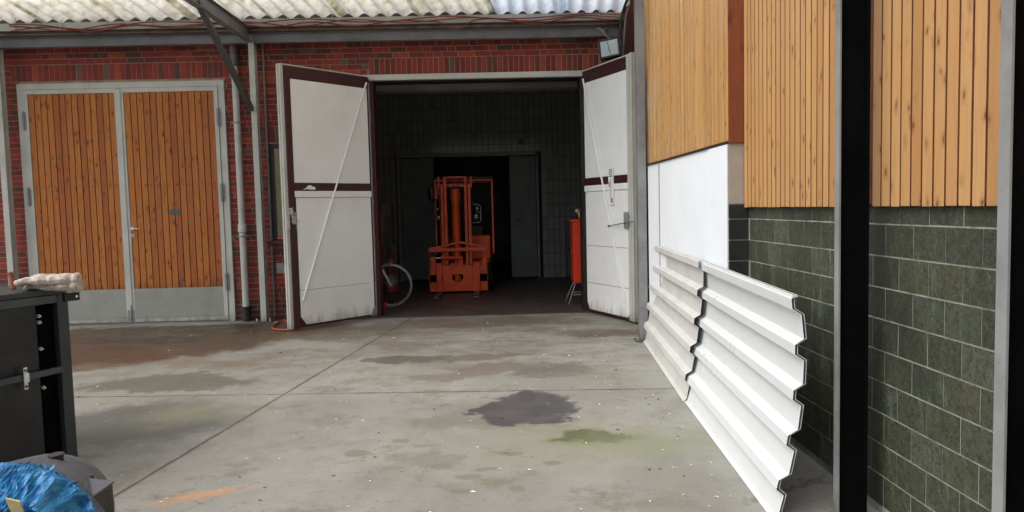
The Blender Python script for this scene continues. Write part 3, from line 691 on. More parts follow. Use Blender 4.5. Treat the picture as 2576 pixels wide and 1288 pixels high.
# ------------------------------------------------------------------ red cabinet
ca = thing('tool_cabinet', 'bright orange red sheet metal cabinet on a steel trestle inside the hall', 'cabinet', (1.6, 12.3, 0))
q0 = W(1441, 555, Y=12.1); q1 = W(1441, 712, Y=12.1); cx1 = q0.x+.62
b = MB(); b.box(q0.x, cx1, 12.1, 12.5, q1.z, q0.z-.02); b.build('body', M_['red'], ca, bevel=.005)
b = MB(); b.box(q0.x-.03, cx1+.02, 12.085, 12.52, q0.z-.019, q0.z+.015); b.build('top', M_['red'], ca, bevel=.004)
b = MB(); b.box(q0.x+.012, cx1-.012, 12.088, 12.098, q1.z+.012, q0.z-.03); dr = b.build('door', M_['red'], ca, bevel=.003)
q = W(1470, 634, Y=12.08); b = MB(); b.box(q.x-.04, q.x+.08, 12.06, 12.087, q.z-.05, q.z+.04); b.build('handle', M_['red'], dr, bevel=.004)
q = W(1437, 632, Y=12.1); b = MB(); b.tube([(q.x+.012+.018*math.cos(a*.5), 12.12, q.z+.018*math.sin(a*.5)) for a in range(13)], .006, 6, closed=False); b.build('eyelet', M_['red'], ca)
b = MB()
for xa, xb in ((q0.x+.03, q0.x-.10), (cx1-.03, cx1+.10)):
    for ya, yb in ((12.15, 12.05), (12.45, 12.55)):
        b.tube([(xa, ya, q1.z-.012), (xb, yb, .024)], .011, 8)
b.tube([(q0.x-.02, 12.12, q1.z-.2), (cx1+.02, 12.12, q1.z-.2)], .01, 8); b.tube([(q0.x, 12.15, q1.z-.011), (cx1, 12.15, q1.z-.011)], .011, 8)
b.tube([(q0.x-.02, 12.48, q1.z-.2), (cx1+.02, 12.48, q1.z-.2)], .01, 8)
b.build('trestle', M_['steel'], ca, smooth=True)

# ------------------------------------------------------------------ gloves
def glove(name, label, mat, loc, rot, sc_=1.0, pose='flat', disp=.004, zs=1.0, fat=1.0):
    b = MB(); rnd = random.Random(hash(name+label) % 1000 if False else len(label))
    ft = fat
    b.ball((0, 0, .024), .05*ft, .06, .025*ft); b.ball((0, -.05, .022), .043*ft, .045, .024*ft); b.ball((0, -.1, .024), .044*ft, .05, .026*ft); b.ball((.01, -.03, .045), .02, .05, .012*ft); b.ball((-.015, .01, .045), .014, .05, .012*ft)
    for i, (x, L) in enumerate(((-.036, .065), (-.013, .085), (.012, .09), (.035, .075))):
        cz = rnd.uniform(.0, .03); bend = rnd.uniform(-.015, .02) if pose == 'flat' else rnd.uniform(-.03, .03)
        up = .0 if pose == 'flat' else rnd.uniform(.02, .07)
        x *= (1+ft)/2; r_ = .0125*ft
        b.tube([(x, .02, .02), (x+bend*.4, .03+L*.55, .022+cz*.6+up*.6), (x+bend, .03+L, .012+cz*.2+up)], [r_*1.1, r_, r_*.9], 8)
        b.ball((x+bend, .03+L, .012+cz*.2+up), r_*.95, r_, r_*.95, 8)
    b.tube([(.035*ft, -.035, .018), (.066*ft, -.005, .02+(.02 if pose != 'flat' else 0)), (.074*ft, .03, .016+(.04 if pose != 'flat' else 0))], [.016*ft, .014*ft, .012*ft], 8)
    b.ball((.074*ft, .03, .016+(.04 if pose != 'flat' else 0)), .012*ft, .013*ft, .012*ft, 8)
    b.tube([(0, -.11, .02), (0, -.125, .02), (0, -.14, .02), (0, -.155, .02), (0, -.17, .02)], [.024*ft, .028*ft, .024*ft, .029*ft, .024*ft], 14)
    o = b.build(name, mat); o.location = loc; o.rotation_euler = rot; o.scale = (sc_, sc_, sc_*zs)
    m = o.modifiers.new('r', 'REMESH'); m.mode = 'VOXEL'; m.voxel_size = .005; m.use_smooth_shade = True
    tx = bpy.data.textures.new('fold', 'CLOUDS'); tx.noise_scale = .035
    dm = o.modifiers.new('d', 'DISPLACE'); dm.texture = tx; dm.strength = disp*2.5; dm.mid_level = .5
    return o
q = W(1458, 553, Y=12.25)
tag(glove('work_glove', '', M_['gloveb'], (q.x+.03, 12.22, q0.z+.016), (.35, 0, .9), 1.25, 'curled', zs=1.5), 'pale leather work glove lying on top of the orange red cabinet', 'glove')
gl = glove('work_glove', '', M_['gloveg'], (0, 0, 0), (0, 0, 0), 1.15, 'flat')
u, z = onleaf(737, 560, (-1.90, 11.28), (-2.87, 10.22), LL)
am = Matrix.Translation(tL.location) @ Matrix.Rotation(tL.rotation_euler.z, 4, 'Z') @ Matrix.Translation((LL-.05, sL*.045, z+.02)) @ Matrix.Rotation(math.radians(90), 4, 'X') @ Matrix.Rotation(math.radians(172), 4, 'Z')
gl.matrix_world = am @ Matrix.Diagonal((1.1, 1.1, 1.1, 1))
tag(gl, 'grey work glove hung on the maroon edge of the left white gate leaf', 'glove')
ph = MB(); ph.tube([(LL-.05, sL*.04, z+.14), (LL-.05, sL*.09, z+.14), (LL-.05, sL*.09, z-.02), (LL-.05, sL*.04, z-.02)], .009, 8); ph.build('pull_handle', M_['steel'], tL, local=True, smooth=True)

# ------------------------------------------------------------------ forklift truck
def forklift():
    YF = 14.2
    t = thing('forklift_truck', 'orange forklift truck facing the yard from inside the dark hall', 'forklift', (-.66, YF+.9, 0))
    O = M_['orange']
    def zx(x, y): return W(1037.7+.2929*x, 408.8+.2929*y, Y=YF)
    def plate(m, x0, x1, y0, y1, ya, yb):
        a = zx(x0, y0); c_ = zx(x1, y1); m.box(a.x, c_.x, ya, yb, c_.z, a.z)
    # carriage
    for q_ in ((152, 645, 1032, 1098), (152, 640, 890, 955)):
        m = MB(); plate(m, *q_, YF, YF+.03); m.build('carriage_plate', O, t, bevel=.003)
    m = MB()
    a = zx(262, 955); c_ = zx(522, 1031); hx0 = zx(340, 960).x; hx1 = zx(435, 960).x; mx_ = (hx0+hx1)/2; hz0 = zx(0+385, 1026).z
    rr = (hx1-hx0)/2
    poly = [(a.x, a.z), (hx0, a.z)] + [(mx_-rr*math.cos(th_), hz0+rr*.7-rr*.7*math.sin(th_)) for th_ in [i*math.pi/10 for i in range(11)]] + [(hx1, a.z), (c_.x, a.z), (c_.x, c_.z), (a.x, c_.z)]
    m.prism(poly, 1, YF+.004, YF+.034); m.build('centre_plate', O, t)
    m = MB()
    for x0, x1 in ((136, 151), (637, 650)): plate(m, x0, x1, 745, 1100, YF-.01, YF+.07)
    plate(m, 140, 632, 738, 756, YF-.008, YF+.025)
    pts = [zx(*q_) for q_ in ((142, 742), (250, 722), (395, 684), (600, 716), (632, 740))]
    for i in range(4): m.bar(pts[i]+Vector((0, .01, 0)), pts[i+1]+Vector((0, .01, 0)), .03, .04, (0, 0, 1))
    m.build('load_guard', O, t, bevel=.003)
    for q_ in ((153, 206), (582, 636)):
        m = MB(); plate(m, *q_, 957, 1031, YF+.05, YF+.06); m.build('opening_shade', M_['web'], t)  # near-black sheets stand in for the shade inside the carriage openings
    # side shift cylinder
    m = MB(); a = zx(240, 818); c_ = zx(430, 818); m.tube([a+Vector((0, -.02, 0)), c_+Vector((0, -.02, 0))], .036, 14)
    m.build('shift_cylinder', O, t, smooth=True)
    m = MB(); plate(m, 153, 200, 812, 889, YF+.0, YF+.03); m.build('bracket', O, t, bevel=.003)
    m = MB(); plate(m, 392, 436, 806, 889, YF-.02, YF+.02); m.build('bracket', O, t, bevel=.003); m = MB()
    a1 = zx(600, 885); b1 = zx(636, 885); c1 = zx(636, 806); d1_ = zx(615, 806)
    m.prism([(a1.x, a1.z), (b1.x, b1.z), (c1.x, c1.z), (d1_.x, d1_.z), (a1.x, a1.z+.12)], 1, YF, YF+.03)
    m.build('bracket', O, t)
    m = MB(); a = zx(196, 820); c_ = zx(240, 820); m.tube([a+Vector((0, -.02, 0)), c_+Vector((0, -.02, 0))], .018, 12); m.build('piston_rod', M_['silver'], t, smooth=True)
    # forks
    for x0, x1, y0, tx in ((205, 262, 865, 185), (520, 583, 855, 541)):
        a = zx(x0, y0); c_ = zx(x1, 1112); yw = YF-.055
        m = MB(); m.prism([(yw, a.z), (YF-.004, a.z), (YF-.004, .06), (yw, .035)], 0, a.x, c_.x)
        f_ = m.build('fork', O, t, bevel=.004)
        tip = W(1037.7+.2929*tx, 408.8+.2929*1170, Z=.035); mxx = (a.x+c_.x)/2; wd = c_.x-a.x
        m = MB(); m.prism([(mxx-wd/2, YF-.056), (mxx+wd/2, YF-.056), (mxx+wd*.42, YF-.95), (mxx-wd*.42, YF-.95)], 2, .03, .058)
        m.build('blade', M_['fork'], f_, bevel=.003)
    # mast
    for x0, x1, yt, yo in ((235, 256, 185, .10), (261, 285, 120, .05), (438, 461, 115, .05), (470, 494, 180, .10)):
        a = zx(x0, yt); c_ = zx(x1, yt); m = MB(); m.box(a.x, c_.x, YF+yo, YF+yo+.012, .06, a.z)
        m.box((a.x if x0 < 350 else c_.x-.012), (a.x+.012 if x0 < 350 else c_.x), YF+yo+.012, YF+yo+.12, .06, a.z); m.box(a.x, c_.x, YF+yo+.12, YF+yo+.132, .06, a.z)
        m.build('mast_rail', O, t, bevel=.002)
    for q_ in ((286, 437, 120, 133, YF+.06, YF+.12), (200, 470, 182, 205, YF+.22, YF+.25), (286, 437, 870, 885, YF+.06, YF+.12)):
        m = MB(); plate(m, *q_); m.build('mast_crossbar', O, t)
    for q_ in ((212, 228, 120, 215), (490, 508, 115, 212)):
        m = MB(); plate(m, *q_, YF+.1, YF+.13); m.build('mast_bracket', O, t)
    m = MB(); a = zx(363, 232); c_ = zx(392, 1020); m.tube([(a.x, YF+.16, c_.z), (a.x, YF+.16, a.z)], .082, 18); m.tube([(a.x, YF+.16, zx(363, 325).z), (a.x, YF+.16, a.z+.01)], .094, 18)
    m.tube([(a.x, YF+.16, zx(363, 290).z), (a.x, YF+.16, zx(363, 275).z)], .102, 18)
    m.build('lift_cylinder', O, t, smooth=True)
    m = MB(); xx = (zx(315, 225).x, zx(410, 225).x); m.box(xx[0], xx[1], YF+.14, YF+.19, a.z+.012, a.z+.02); m.build('chain_plate', M_['dsteel'], t)
    for x in (345, 385): m = MB(); m.tube([(zx(x, 225).x, YF+.16, a.z+.02), (zx(x, 225).x, YF+.16, zx(x, 130).z)], .006, 6); m.build('lift_chain', M_['dsteel'], t)
    for dx in (.0, .035):
        m = MB(); hp_ = [zx(305+dx*300, 205)+Vector((0, .17, 0)), zx(300+dx*300, 420)+Vector((0, .2, 0)), zx(308+dx*300, 640)+Vector((0, .17, 0)), zx(320+dx*300, 840)+Vector((0, .1, 0)), zx(300+dx*300, 880)+Vector((0, .05, 0))]
        m.tube(hp_, .011, 8); m.build('hydraulic_hose', M_['tyre'], t, smooth=True)
    # overhead guard
    m = MB(); YG = YF+.55; gz = 2.27; xl_, xr_ = -1.19, -.04
    for xx in (xl_, xr_):
        m.bar((xx, YG, .75), (xx, YG+.12, gz-.05), .036, .036, (0, 1, 0)); m.bar((xx, YG+1.25, .8), (xx, YG+1.15, gz-.05), .036, .036, (0, 1, 0))
        m.bar((xx, YG+.08, gz-.03), (xx, YG+1.2, gz-.03), .036, .036)
    m.bar((xl_, YG+.12, gz-.03), (xr_, YG+.12, gz-.03), .036, .036); m.bar((xl_, YG+1.15, gz-.03), (xr_, YG+1.15, gz-.03), .036, .036)
    for i in range(5): m.bar((xl_+.1+i*.2, YG+.12, gz-.01), (xl_+.1+i*.2, YG+1.15, gz-.01), .03, .02)
    m.build('overhead_guard', O, t, bevel=.004)
    m = MB(); m.box(xl_-.02, xr_+.02, YG+.1, YG+1.2, gz+.004, gz+.03); m.build('guard_roof', M_['dsteel'], t, bevel=.01)
    # body
    m = MB(); m.box(-1.14, -.12, YG-.1, YG+1.5, .3, .62); m.box(-1.14, -.12, YG+1.1, YG+1.7, .3, 1.05)
    m.box(-.52, -.10, YG+.1, YG+.35, .62, 1.12); m.box(-1.12, -.82, YG+.1, YG+.35, .62, 1.1)
    m.build('body', O, t, bevel=.03)
    m = MB(); a = zx(380, 552); c_ = zx(605, 700); m.box(a.x, c_.x, YG+.7, YG+.8, .95, a.z); m.box(a.x, c_.x, YG+.4, YG+.8, .85, .96); m.build('seat', M_['maroon'], t, bevel=.03)
    m = MB(); m.tube([(-.66+.16*math.cos(i*math.pi/10), YG+.32+.06*math.sin(i*math.pi/10), 1.22+.15*math.sin(i*math.pi/10)) for i in range(20)], .012, 8, closed=True); m.tube([(-.66, YG+.33, 1.22), (-.66, YG+.2, .8)], .02, 8); m.build('steering_wheel', M_['black'], t, smooth=True)
    for s_ in (-1, 1):
        cx = -.655+s_*.47; m = MB(); m.tube([(cx-.09, YF+.5, .3), (cx-.07, YF+.5, .3), (cx+.07, YF+.5, .3), (cx+.09, YF+.5, .3)], [.24, .285, .285, .24], 32)
        w_ = m.build('wheel', M_['tyre'], t, smooth=True); m = MB(); m.tube([(cx-.1, YF+.5, .3), (cx+.1, YF+.5, .3)], .13, 20); m.build('rim', O, w_, smooth=True)
        cx = -.655+s_*.42; m = MB(); m.tube([(cx-.08, YF+1.9, .24), (cx+.08, YF+1.9, .24)], .225, 28); m.build('wheel', M_['tyre'], t, smooth=True)
    for x, y, r_ in ((550, 397, 20), (542, 468, 28), (202, 405, 17), (212, 478, 26)):
        q_ = zx(x, y); rr = r_*.2929*.00776; m = MB(); m.tube([(q_.x, YF+.36, q_.z), (q_.x, YF+.40, q_.z), (q_.x, YF+.46, q_.z)], [rr, rr*1.02, rr*.5], 20); h_ = m.build('headlight', M_['black'], t, smooth=True)
        m = MB(); m.ball((q_.x, YF+.36, q_.z), rr*.88, .012, rr*.88, 16); m.build('lens', M_['lens'], h_, smooth=True)
    m = MB(); pts = [zx(*q_) for q_ in ((505, 355), (560, 360), (582, 375), (584, 440), (584, 505), (570, 518), (510, 520))]; m.tube([p_+Vector((0, .38, 0)) for p_ in pts], .008, 8)
    pts = [zx(*q_) for q_ in ((545, 427), (584, 427))]; m.tube([p_+Vector((0, .38, 0)) for p_ in pts], .007, 8); m.build('lamp_bracket', M_['grey'], t, smooth=True)
    m = MB(); a = zx(126, 195); c_ = zx(160, 330); m.ball(((a.x+c_.x)/2, YG-.02, (a.z+c_.z)/2), .07, .03, .17, 14); m.build('mirror', M_['black'], t, smooth=True)
    m = MB(); plate(m, 168, 200, 212, 310, YG-.06, YG); plate(m, 200, 220, 210, 268, YG-.06, YG-.02); m.build('bracket', O, t, bevel=.004)
forklift()

# ------------------------------------------------------------------ canopy
cp = thing('canopy', 'corrugated sheet canopy with grey steel beams above the gates', 'canopy', (-2.8, 11.2, 4.3))
z0b, z1b = 4.225, 4.345
b = MB(); b.box(-10.5, 2.05, 11.18, 11.19, z0b, z1b); b.box(-10.5, 2.05, 11.14, 11.25, z0b-.012, z0b-.001); b.box(-10.5, 2.05, 11.14, 11.25, z1b+.001, z1b+.012)
b.build('main_beam', M_['beam'], cp)
b = MB(); b.box(-10.5, 2.05, 11.06, 11.36, 4.362, 4.386); b.box(-10.5, 2.05, 11.1, 11.13, 4.388, 4.425); b.build('wall_plank', M_['plank'], cp, bevel=.005)
b = MB()
b.prism([(11.03, 4.425), (11.03, 4.53), (11.04, 4.53), (11.04, 4.435), (11.09, 4.435), (11.09, 4.425)], 0, -10.5, 2.05); b.build('purlin', M_['grey'], cp)
b = MB(); b.box(-10.5, 2.05, 11.11, 11.38, 4.428, 4.46); b.box(-10.5, 2.05, 11.095, 11.109, 4.428, 4.60); b.build('gutter_board', M_['darkfr'], cp)
for X0 in (-3.60, -7.62):
    b = MB(); b.box(X0-.008, X0+.008, 6.5, 11.13, 4.24, 4.41); b.box(X0-.05, X0+.05, 6.5, 11.13, 4.228, 4.239); b.box(X0-.05, X0+.05, 6.5, 11.13, 4.411, 4.42); b.build('rafter', M_['beam'], cp)
    b = MB(); b.bar((X0, 11.1, 3.2), (X0, 9.25, 4.27), .075, .01, (0, .5, 1)); b.bar((X0+.03, 11.1, 3.235), (X0+.03, 9.25, 4.305), .01, .06, (0, .5, 1)); b.bar((X0-.03, 11.1, 3.235), (X0-.03, 9.25, 4.305), .01, .06, (0, .5, 1)); b.build('brace', M_['dsteel'], cp)
# corrugated sheets (each strip a part)
def corr(name, x0, x1, dx, per, amp, mat, z_at, depth=3.2, n=0, yo=11.06, inset=0):
    m = MB(); st = per/10; nx = int((x1-x0)/st); rows = 4; rise = .287
    idx = []
    for r_ in range(rows+1):
        tt = r_/rows*depth; row = []
        for i in range(nx+1):
            x = x0+i*st; z = z_at(x)+amp*math.sin(2*math.pi*x/per)+rise*tt+inset
            m.v.append(Vector((x+dx*tt, yo-tt, z))); row.append(len(m.v)-1)
        idx.append(row)
    for r_ in range(rows):
        for i in range(nx): m.face((idx[r_][i], idx[r_][i+1], idx[r_+1][i+1], idx[r_+1][i]))
    o = m.build(name, mat, cp, smooth=True); s = o.modifiers.new('s', 'SOLIDIFY'); s.thickness = .005
    return o
zp = lambda x: 4.535+.024
x = -11.0; kx = 0
while x < .2:
    xe = min(x+1.1, .0) if x < -.9 else .0
    if x >= 0: break
    corr('roof_sheet', x, xe+.11, -.27, .24, .03, M_['roofc'], zp, inset=.008*(kx % 2)); x = xe; kx += 1
    if xe >= 0: break
for i, xa in enumerate((0.0, 1.05)):
    corr('roof_sheet', xa, min(xa+1.15, 2.1), -.1, .22, .03, M_['roofb'], lambda x: 4.555, inset=-.006+.008*i)
b = MB()
x = -7.6
while x < 1.9:
    b = MB(); b.tube([(x, 11.02, 4.62), (x, 11.015, 4.45), (x, 11.03, 4.435)], .006, 6); b.build('hook_bolt', M_['silver'], cp); x += .66
# cables along the purlin: one thing
b = MB()
for kk in range(3):
    pts = []; x = -7.0
    while x < 1.95:
        sag = .05*(1-math.cos(2*math.pi*(x+kk*.31)/(1.3+.4*kk)))*(.6+.5*mnoise.noise(Vector((x*.6, kk*3, 0))))
        if kk == 0 and -.75 < x < -.25: sag += .10*math.sin((x+.75)/.5*math.pi)
        pts.append((x, 10.99-.012*kk, 4.46+.02*kk-sag)); x += .06
    b.tube(pts, .009, 6)
tag(b.build('power_cable', M_['cable'], smooth=True), 'reddish cables sagging in loops along the edge of the corrugated canopy', 'cable')

# columns
def hcol(name, label, x, y, z1, grp, wf=.085, dp=.12, both=True):
    t = thing(name, label, 'column', (x, y, 0), 0, grp)
    b = MB(); b.box(x-wf/2, x+wf/2, y-dp/2, y-dp/2+.009, .02, z1); b.box(x-wf/2, x+wf/2, y+dp/2-.009, y+dp/2, .02, z1); b.box(x-.004, x+.004, y-dp/2+.009, y+dp/2-.009, .02, z1)
    b.build('shaft', M_['grey'], t)
    b = MB(); b.box(x-.13, x+.13, y-.1, y+.1, .004, .02); b.build('base_plate', M_['dsteel'], t)
    for sx in (-1, 1):
        for sy in (-1,): bb_ = MB(); bb_.tube([(x+sx*.1, y+sy*.06, .02), (x+sx*.1, y+sy*.06, .065)], .016, 6); bb_.build('anchor_bolt', M_['silver'], t)
    return t
c1 = hcol('steel_column', 'grey steel column between the downpipe and the boarded window', -3.575, 11.2, 4.212, 'steel columns carrying the canopy')
hcol('steel_column', 'grey steel column at the left edge, left of the plank gate', W(22, 610, Y=11.15).x, 11.2, 4.212, 'steel columns carrying the canopy')
b = MB(); x_ = -3.46; b.tube([(x_, 11.33, .05), (x_, 11.33, 4.34)], .016, 8)
tag(b.build('conduit', M_['steel'], smooth=True), 'thin grey conduit running up the bricks just right of the middle column', 'pipe')
# downpipe
def downpipe(label, x, z0, z1, sock):
    t = thing('downpipe', label, 'downpipe', (x, 11.29, 0), 0, None)
    b = MB(); b.tube([(x, 11.29, z0), (x, 11.29, z1)], .05, 18); b.build('pipe', M_['grey'], t, smooth=True)
    b = MB(); b.tube([(x, 11.29, sock-.06), (x, 11.29, sock-.05), (x, 11.29, sock+.06), (x, 11.29, sock+.075)], [.05, .064, .064, .052], 18); b.build('socket', M_['grey'], t, smooth=True)
    for z in (sock-.12, 3.05):
        b = MB(); b.tube([(x, 11.29, z-.012), (x, 11.29, z+.012)], .057, 18); b.box(x-.085, x+.085, 11.285, 11.30, z-.01, z+.01); b.box(x-.01, x+.01, 11.34, 11.40, z-.01, z+.01); b.build('clamp', M_['steel'], t)
    return t
sk = W(617, 575, Y=11.29).z
t = downpipe('grey round downpipe with a socket joint, right of the plank gate', -3.885, .2, 4.2, sk)
b = MB(); b.tube([(-3.885, 11.29, .02), (-3.885, 11.29, .2)], [.075, .065], 16); b.tube([(-3.885, 11.29, .2), (-3.885, 11.29, .235)], .075, 16); b.build('shoe', M_['darkfr'], t, smooth=True)
b = MB(); b.tube([(-3.885, 11.29, 3.9), (-3.885, 11.29, 4.2)], .062, 16); b.build('upper_pipe', M_['dsteel'], t, smooth=True)

# tap, hose, brick and tool on the sill
tx = W(717, 672, Y=11.3)
t = thing('garden_tap', 'small brass tap on the bricks below the boarded window', 'tap', (tx.x, 11.38, tx.z))
b = MB(); b.tube([(tx.x, 11.4, tx.z), (tx.x, 11.31, tx.z), (tx.x, 11.29, tx.z-.03), (tx.x, 11.29, tx.z-.07)], .013, 10); b.build('spout', M_['silver'], t, smooth=True)
b = MB(); b.tube([(tx.x, 11.33, tx.z), (tx.x, 11.33, tx.z+.05)], .008, 8); b.box(tx.x-.03, tx.x+.03, 11.32, 11.34, tx.z+.05, tx.z+.065); b.build('lever', M_['black'], t, bevel=.004)
b = MB()
b.box(tx.x-.16, tx.x+.06, 11.391, 11.396, tx.z-.1, tx.z+.06); tag(b.build('cement_patch', M_['beigep'], wall))
hp = [(tx.x, 11.29, tx.z-.07), (tx.x+.005, 11.28, tx.z-.25), (tx.x+.06, 11.2, tx.z-.45), (tx.x+.15, 11.1, .3)]
g1 = W(735, 792, Z=.05); hp += [(tx.x+.22, 11.0, .08), (tx.x+.15, 10.95, .03)]
for a_ in ((712, 806), (690, 818), (685, 825), (700, 829), (735, 829), (760, 826)): q = W(a_[0], a_[1], Z=.02); hp.append((q.x, q.y, .02))
# smooth the hose
def smooth_pts(pts, n=6):
    pts = [Vector(p_) for p_ in pts]; out = []
    for i in range(len(pts)-1):
        p0, p1, p2, p3 = pts[max(i-1, 0)], pts[i], pts[i+1], pts[min(i+2, len(pts)-1)]
        for s_ in range(n):
            u_ = s_/n; out.append(.5*((2*p1)+(p2-p0)*u_+(2*p0-5*p1+4*p2-p3)*u_*u_+(3*p1-p0-3*p2+p3)*u_**3))
    return out+[pts[-1]]
b = MB(); b.tube(smooth_pts(hp), .013, 8); tag(b.build('garden_hose', M_['hose'], smooth=True), 'orange garden hose hanging from the tap and curling on the ground', 'hose')
q = W(697, 636, Y=11.34)
b = MB(); b.box(q.x-.12, q.x+.13, 11.30, 11.42, VZ0-.002, VZ0+.062, .8); tag(b.build('loose_brick', M_['brick'], bevel=.005), 'loose orange brick lying on the window sill', 'brick')
t = thing('hand_tool', 'black and red hand tool lying on the loose brick', 'tool', (q.x, 11.36, VZ0+.08))
b = MB(); b.tube([(q.x-.1, 11.35, VZ0+.087), (q.x+.02, 11.35, VZ0+.09)], .02, 10); b.build('grip', M_['black'], t, smooth=True)
b = MB(); b.tube([(q.x+.02, 11.35, VZ0+.09), (q.x+.14, 11.35, VZ0+.09)], .026, 10); b.build('red_body', M_['red'], t, smooth=True)

# floodlight
t = thing('floodlight', 'black floodlight with pale glass hanging at the corner beneath the canopy beam', 'floodlight', (1.6, 10.9, 3.95))
fc = W(1533, 121, Y=10.75); RM = Matrix.Translation(fc) @ Matrix.Rotation(math.radians(-8), 4, 'Y') @ Matrix.Rotation(math.radians(-16), 4, 'Z') @ Matrix.Rotation(math.radians(-22), 4, 'X')
b = MB(); b.prism([(-.155, -.15), (.155, -.15), (.155, .15), (-.155, .15)], 1, .0, .05, mt=RM); b.prism([(-.11, -.11), (.13, -.11), (.13, .11), (-.11, .11)], 1, .051, .14, mt=RM)
b.build('housing', M_['black'], t, bevel=.012)
b = MB(); b.box(-.125, .125, -.008, -.001, -.125, .125, mt=RM); b.build('glass', M_['glass'], t, bevel=.003)
b = MB(); b.tube([RM @ Vector((-.02, -.012, .125)), RM @ Vector((-.01, -.014, 0)), RM @ Vector((.012, -.012, -.125))], .004, 6); b.build('crack_line', M_['darkfr'], t)
b = MB(); b.tube([RM @ Vector((-.165, .03, 0)), RM @ Vector((-.165, .06, .2)), RM @ Vector((.165, .06, .2)), RM @ Vector((.165, .03, 0))], .01, 6); b.bar(RM @ Vector((0, .06, .2)), (fc.x+.03, 11.15, 4.3), .04, .02); b.build('bracket', M_['dsteel'], t)
b = MB(); b.tube(smooth_pts([(fc.x-.12, 11.12, 4.33), (fc.x-.06, 10.95, 4.24), (fc.x-.04, 10.92, 4.18), (fc.x+.02, 10.9, 4.12), (fc.x+.02, 10.86, 4.1)]), .012, 8); b.build('wire', M_['beige'], t)

# ------------------------------------------------------------------ right side wall
sw = thing('side_wall', 'long wall on the right, green grey blocks below pale wooden cladding', 'side wall', (2.48, 6, 0))
XB = 1.99; XP = 1.835; YC = 5.68; YE = 8.66; c_h, c_w = .1645, .2467
b = MB(); b.box(XB+.0012, XB+.3, -3, YC, -.1, 6.2); b.build('wall_core', M_['joint'], sw)
b = MB(); row = 0
ZW = 1.613; ZP = W(1835, 358, X=XP).z; zoff = ZW - .09 - 9*c_h
while zoff+row*c_h < 1.75:
    z0 = zoff+row*c_h; y = -3-(row % 2)*c_w/2
    if z0+c_h > 0:
        while y < YC-.05:
            y0 = y+.0036; y1 = min(y+c_w-.0036, YC-.004); dd = random.uniform(0, .0018)
            if y1-y0 > .02: b.box(XB-dd, XB+.012, y0+random.uniform(-.001, .001), y1, max(z0+.0045, -.02), z0+c_h-.0045, random.random())
            y += c_w
    row += 1
b.build('block_courses', M_['block'], sw)
def clad(name, y0, y1, xf, z0, z1, wd, gap, mat, jit=.0015):
    b = MB(); n = round((y1-y0)/wd); wd = (y1-y0)/n
    for i in range(n):
        xa = xf+random.uniform(0, jit*.5); b.box(xa, xf+.0045, y0+i*wd+gap/2, y0+(i+1)*wd-gap/2, z0+random.uniform(-jit, jit), z1, random.random())
    return b.build(name, mat, sw, bevel=.003)
b = MB(); b.box(XB-.031, XB+.002, -3, YC-.002, ZW+.012, 6.2); b.build('batten_board', M_['gap'], sw)
clad('cladding', 3.82, YC-.012, XB-.036, ZW, 6.2, .079, .015, M_['wood_pale'])
clad('cladding', -3, 3.735, XB-.036, ZW, 6.2, .0873, .0145, M_['wood_pale'])
# the far bay steps forward into the yard
b = MB(); b.box(XP, XB+.3, YC, YE, -.1, ZP-.008); b.build('white_render', M_['plaster'], sw)
b = MB(); b.box(XP-.012, XP-.001, YC, YC+.5, -.05, ZP-.012); b.build('render_strip', M_['plaster'], sw, bevel=.003)
b = MB(); b.box(XP+.03, XB+.3, YC+.002, YE, ZP-.007, 6.2); b.build('upper_core', M_['gap'], sw)
b = MB(); b.box(XP-.001, XB-.038, YC-.006, YC-.001, ZW+.03, ZP-.006); b.build('beige_return', M_['beigep'], sw)
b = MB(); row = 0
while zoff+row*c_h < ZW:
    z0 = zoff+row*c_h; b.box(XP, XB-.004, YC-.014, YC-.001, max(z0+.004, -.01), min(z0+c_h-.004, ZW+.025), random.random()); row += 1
b.build('shaded_return_blocks', M_['blockd'], sw, bevel=.002)
b = MB(); b.box(XP, XB-.04, YC-.022, YC-.008, ZP-.004, 6.2, .3); b.build('return_board', M_['wood_red'], sw)
b = MB(); y = YC+.01
while y < YE-.06:
    b.box(XP+.004+random.uniform(0, .003), XP+.028, y+.0015, y+.054, ZP+.012+random.uniform(-.008, .004), 6.2, random.random()); y += .0555
b.build('inner_slats', M_['wood_poly'], sw)
b = MB(); b.box(XP-.016, XP-.006, YC, YE-.03, ZP+.02, 6.2); b.build('polycarbonate_panel', M_['poly'], sw)
b = MB(); b.box(XP-.018, XP+.004, YC-.012, YE-.01, ZP-.003, ZP+.011); b.build('bottom_edge', M_['darkfr'], sw)
# recessed far end next to the brick wall
XF = 2.2
b = MB(); b.box(XF+.03, XF+.3, YE+.002, 11.36, -.1, 2.2); b.build('far_wall', M_['conc'], sw)
b = MB(); b.box(XF+.03, XF+.3, YE+.002, 11.36, 2.201, 6.2); b.build('far_core', M_['gap'], sw)
b = MB(); y = YE+.01
while y < 11.3:
    b.box(XF+random.uniform(0, .003), XF+.028, y+.0015, y+.078, 2.19+random.uniform(-.008, .004), 6.2, random.random()); y += .08
b.build('far_slats', M_['wood_poly'], sw)

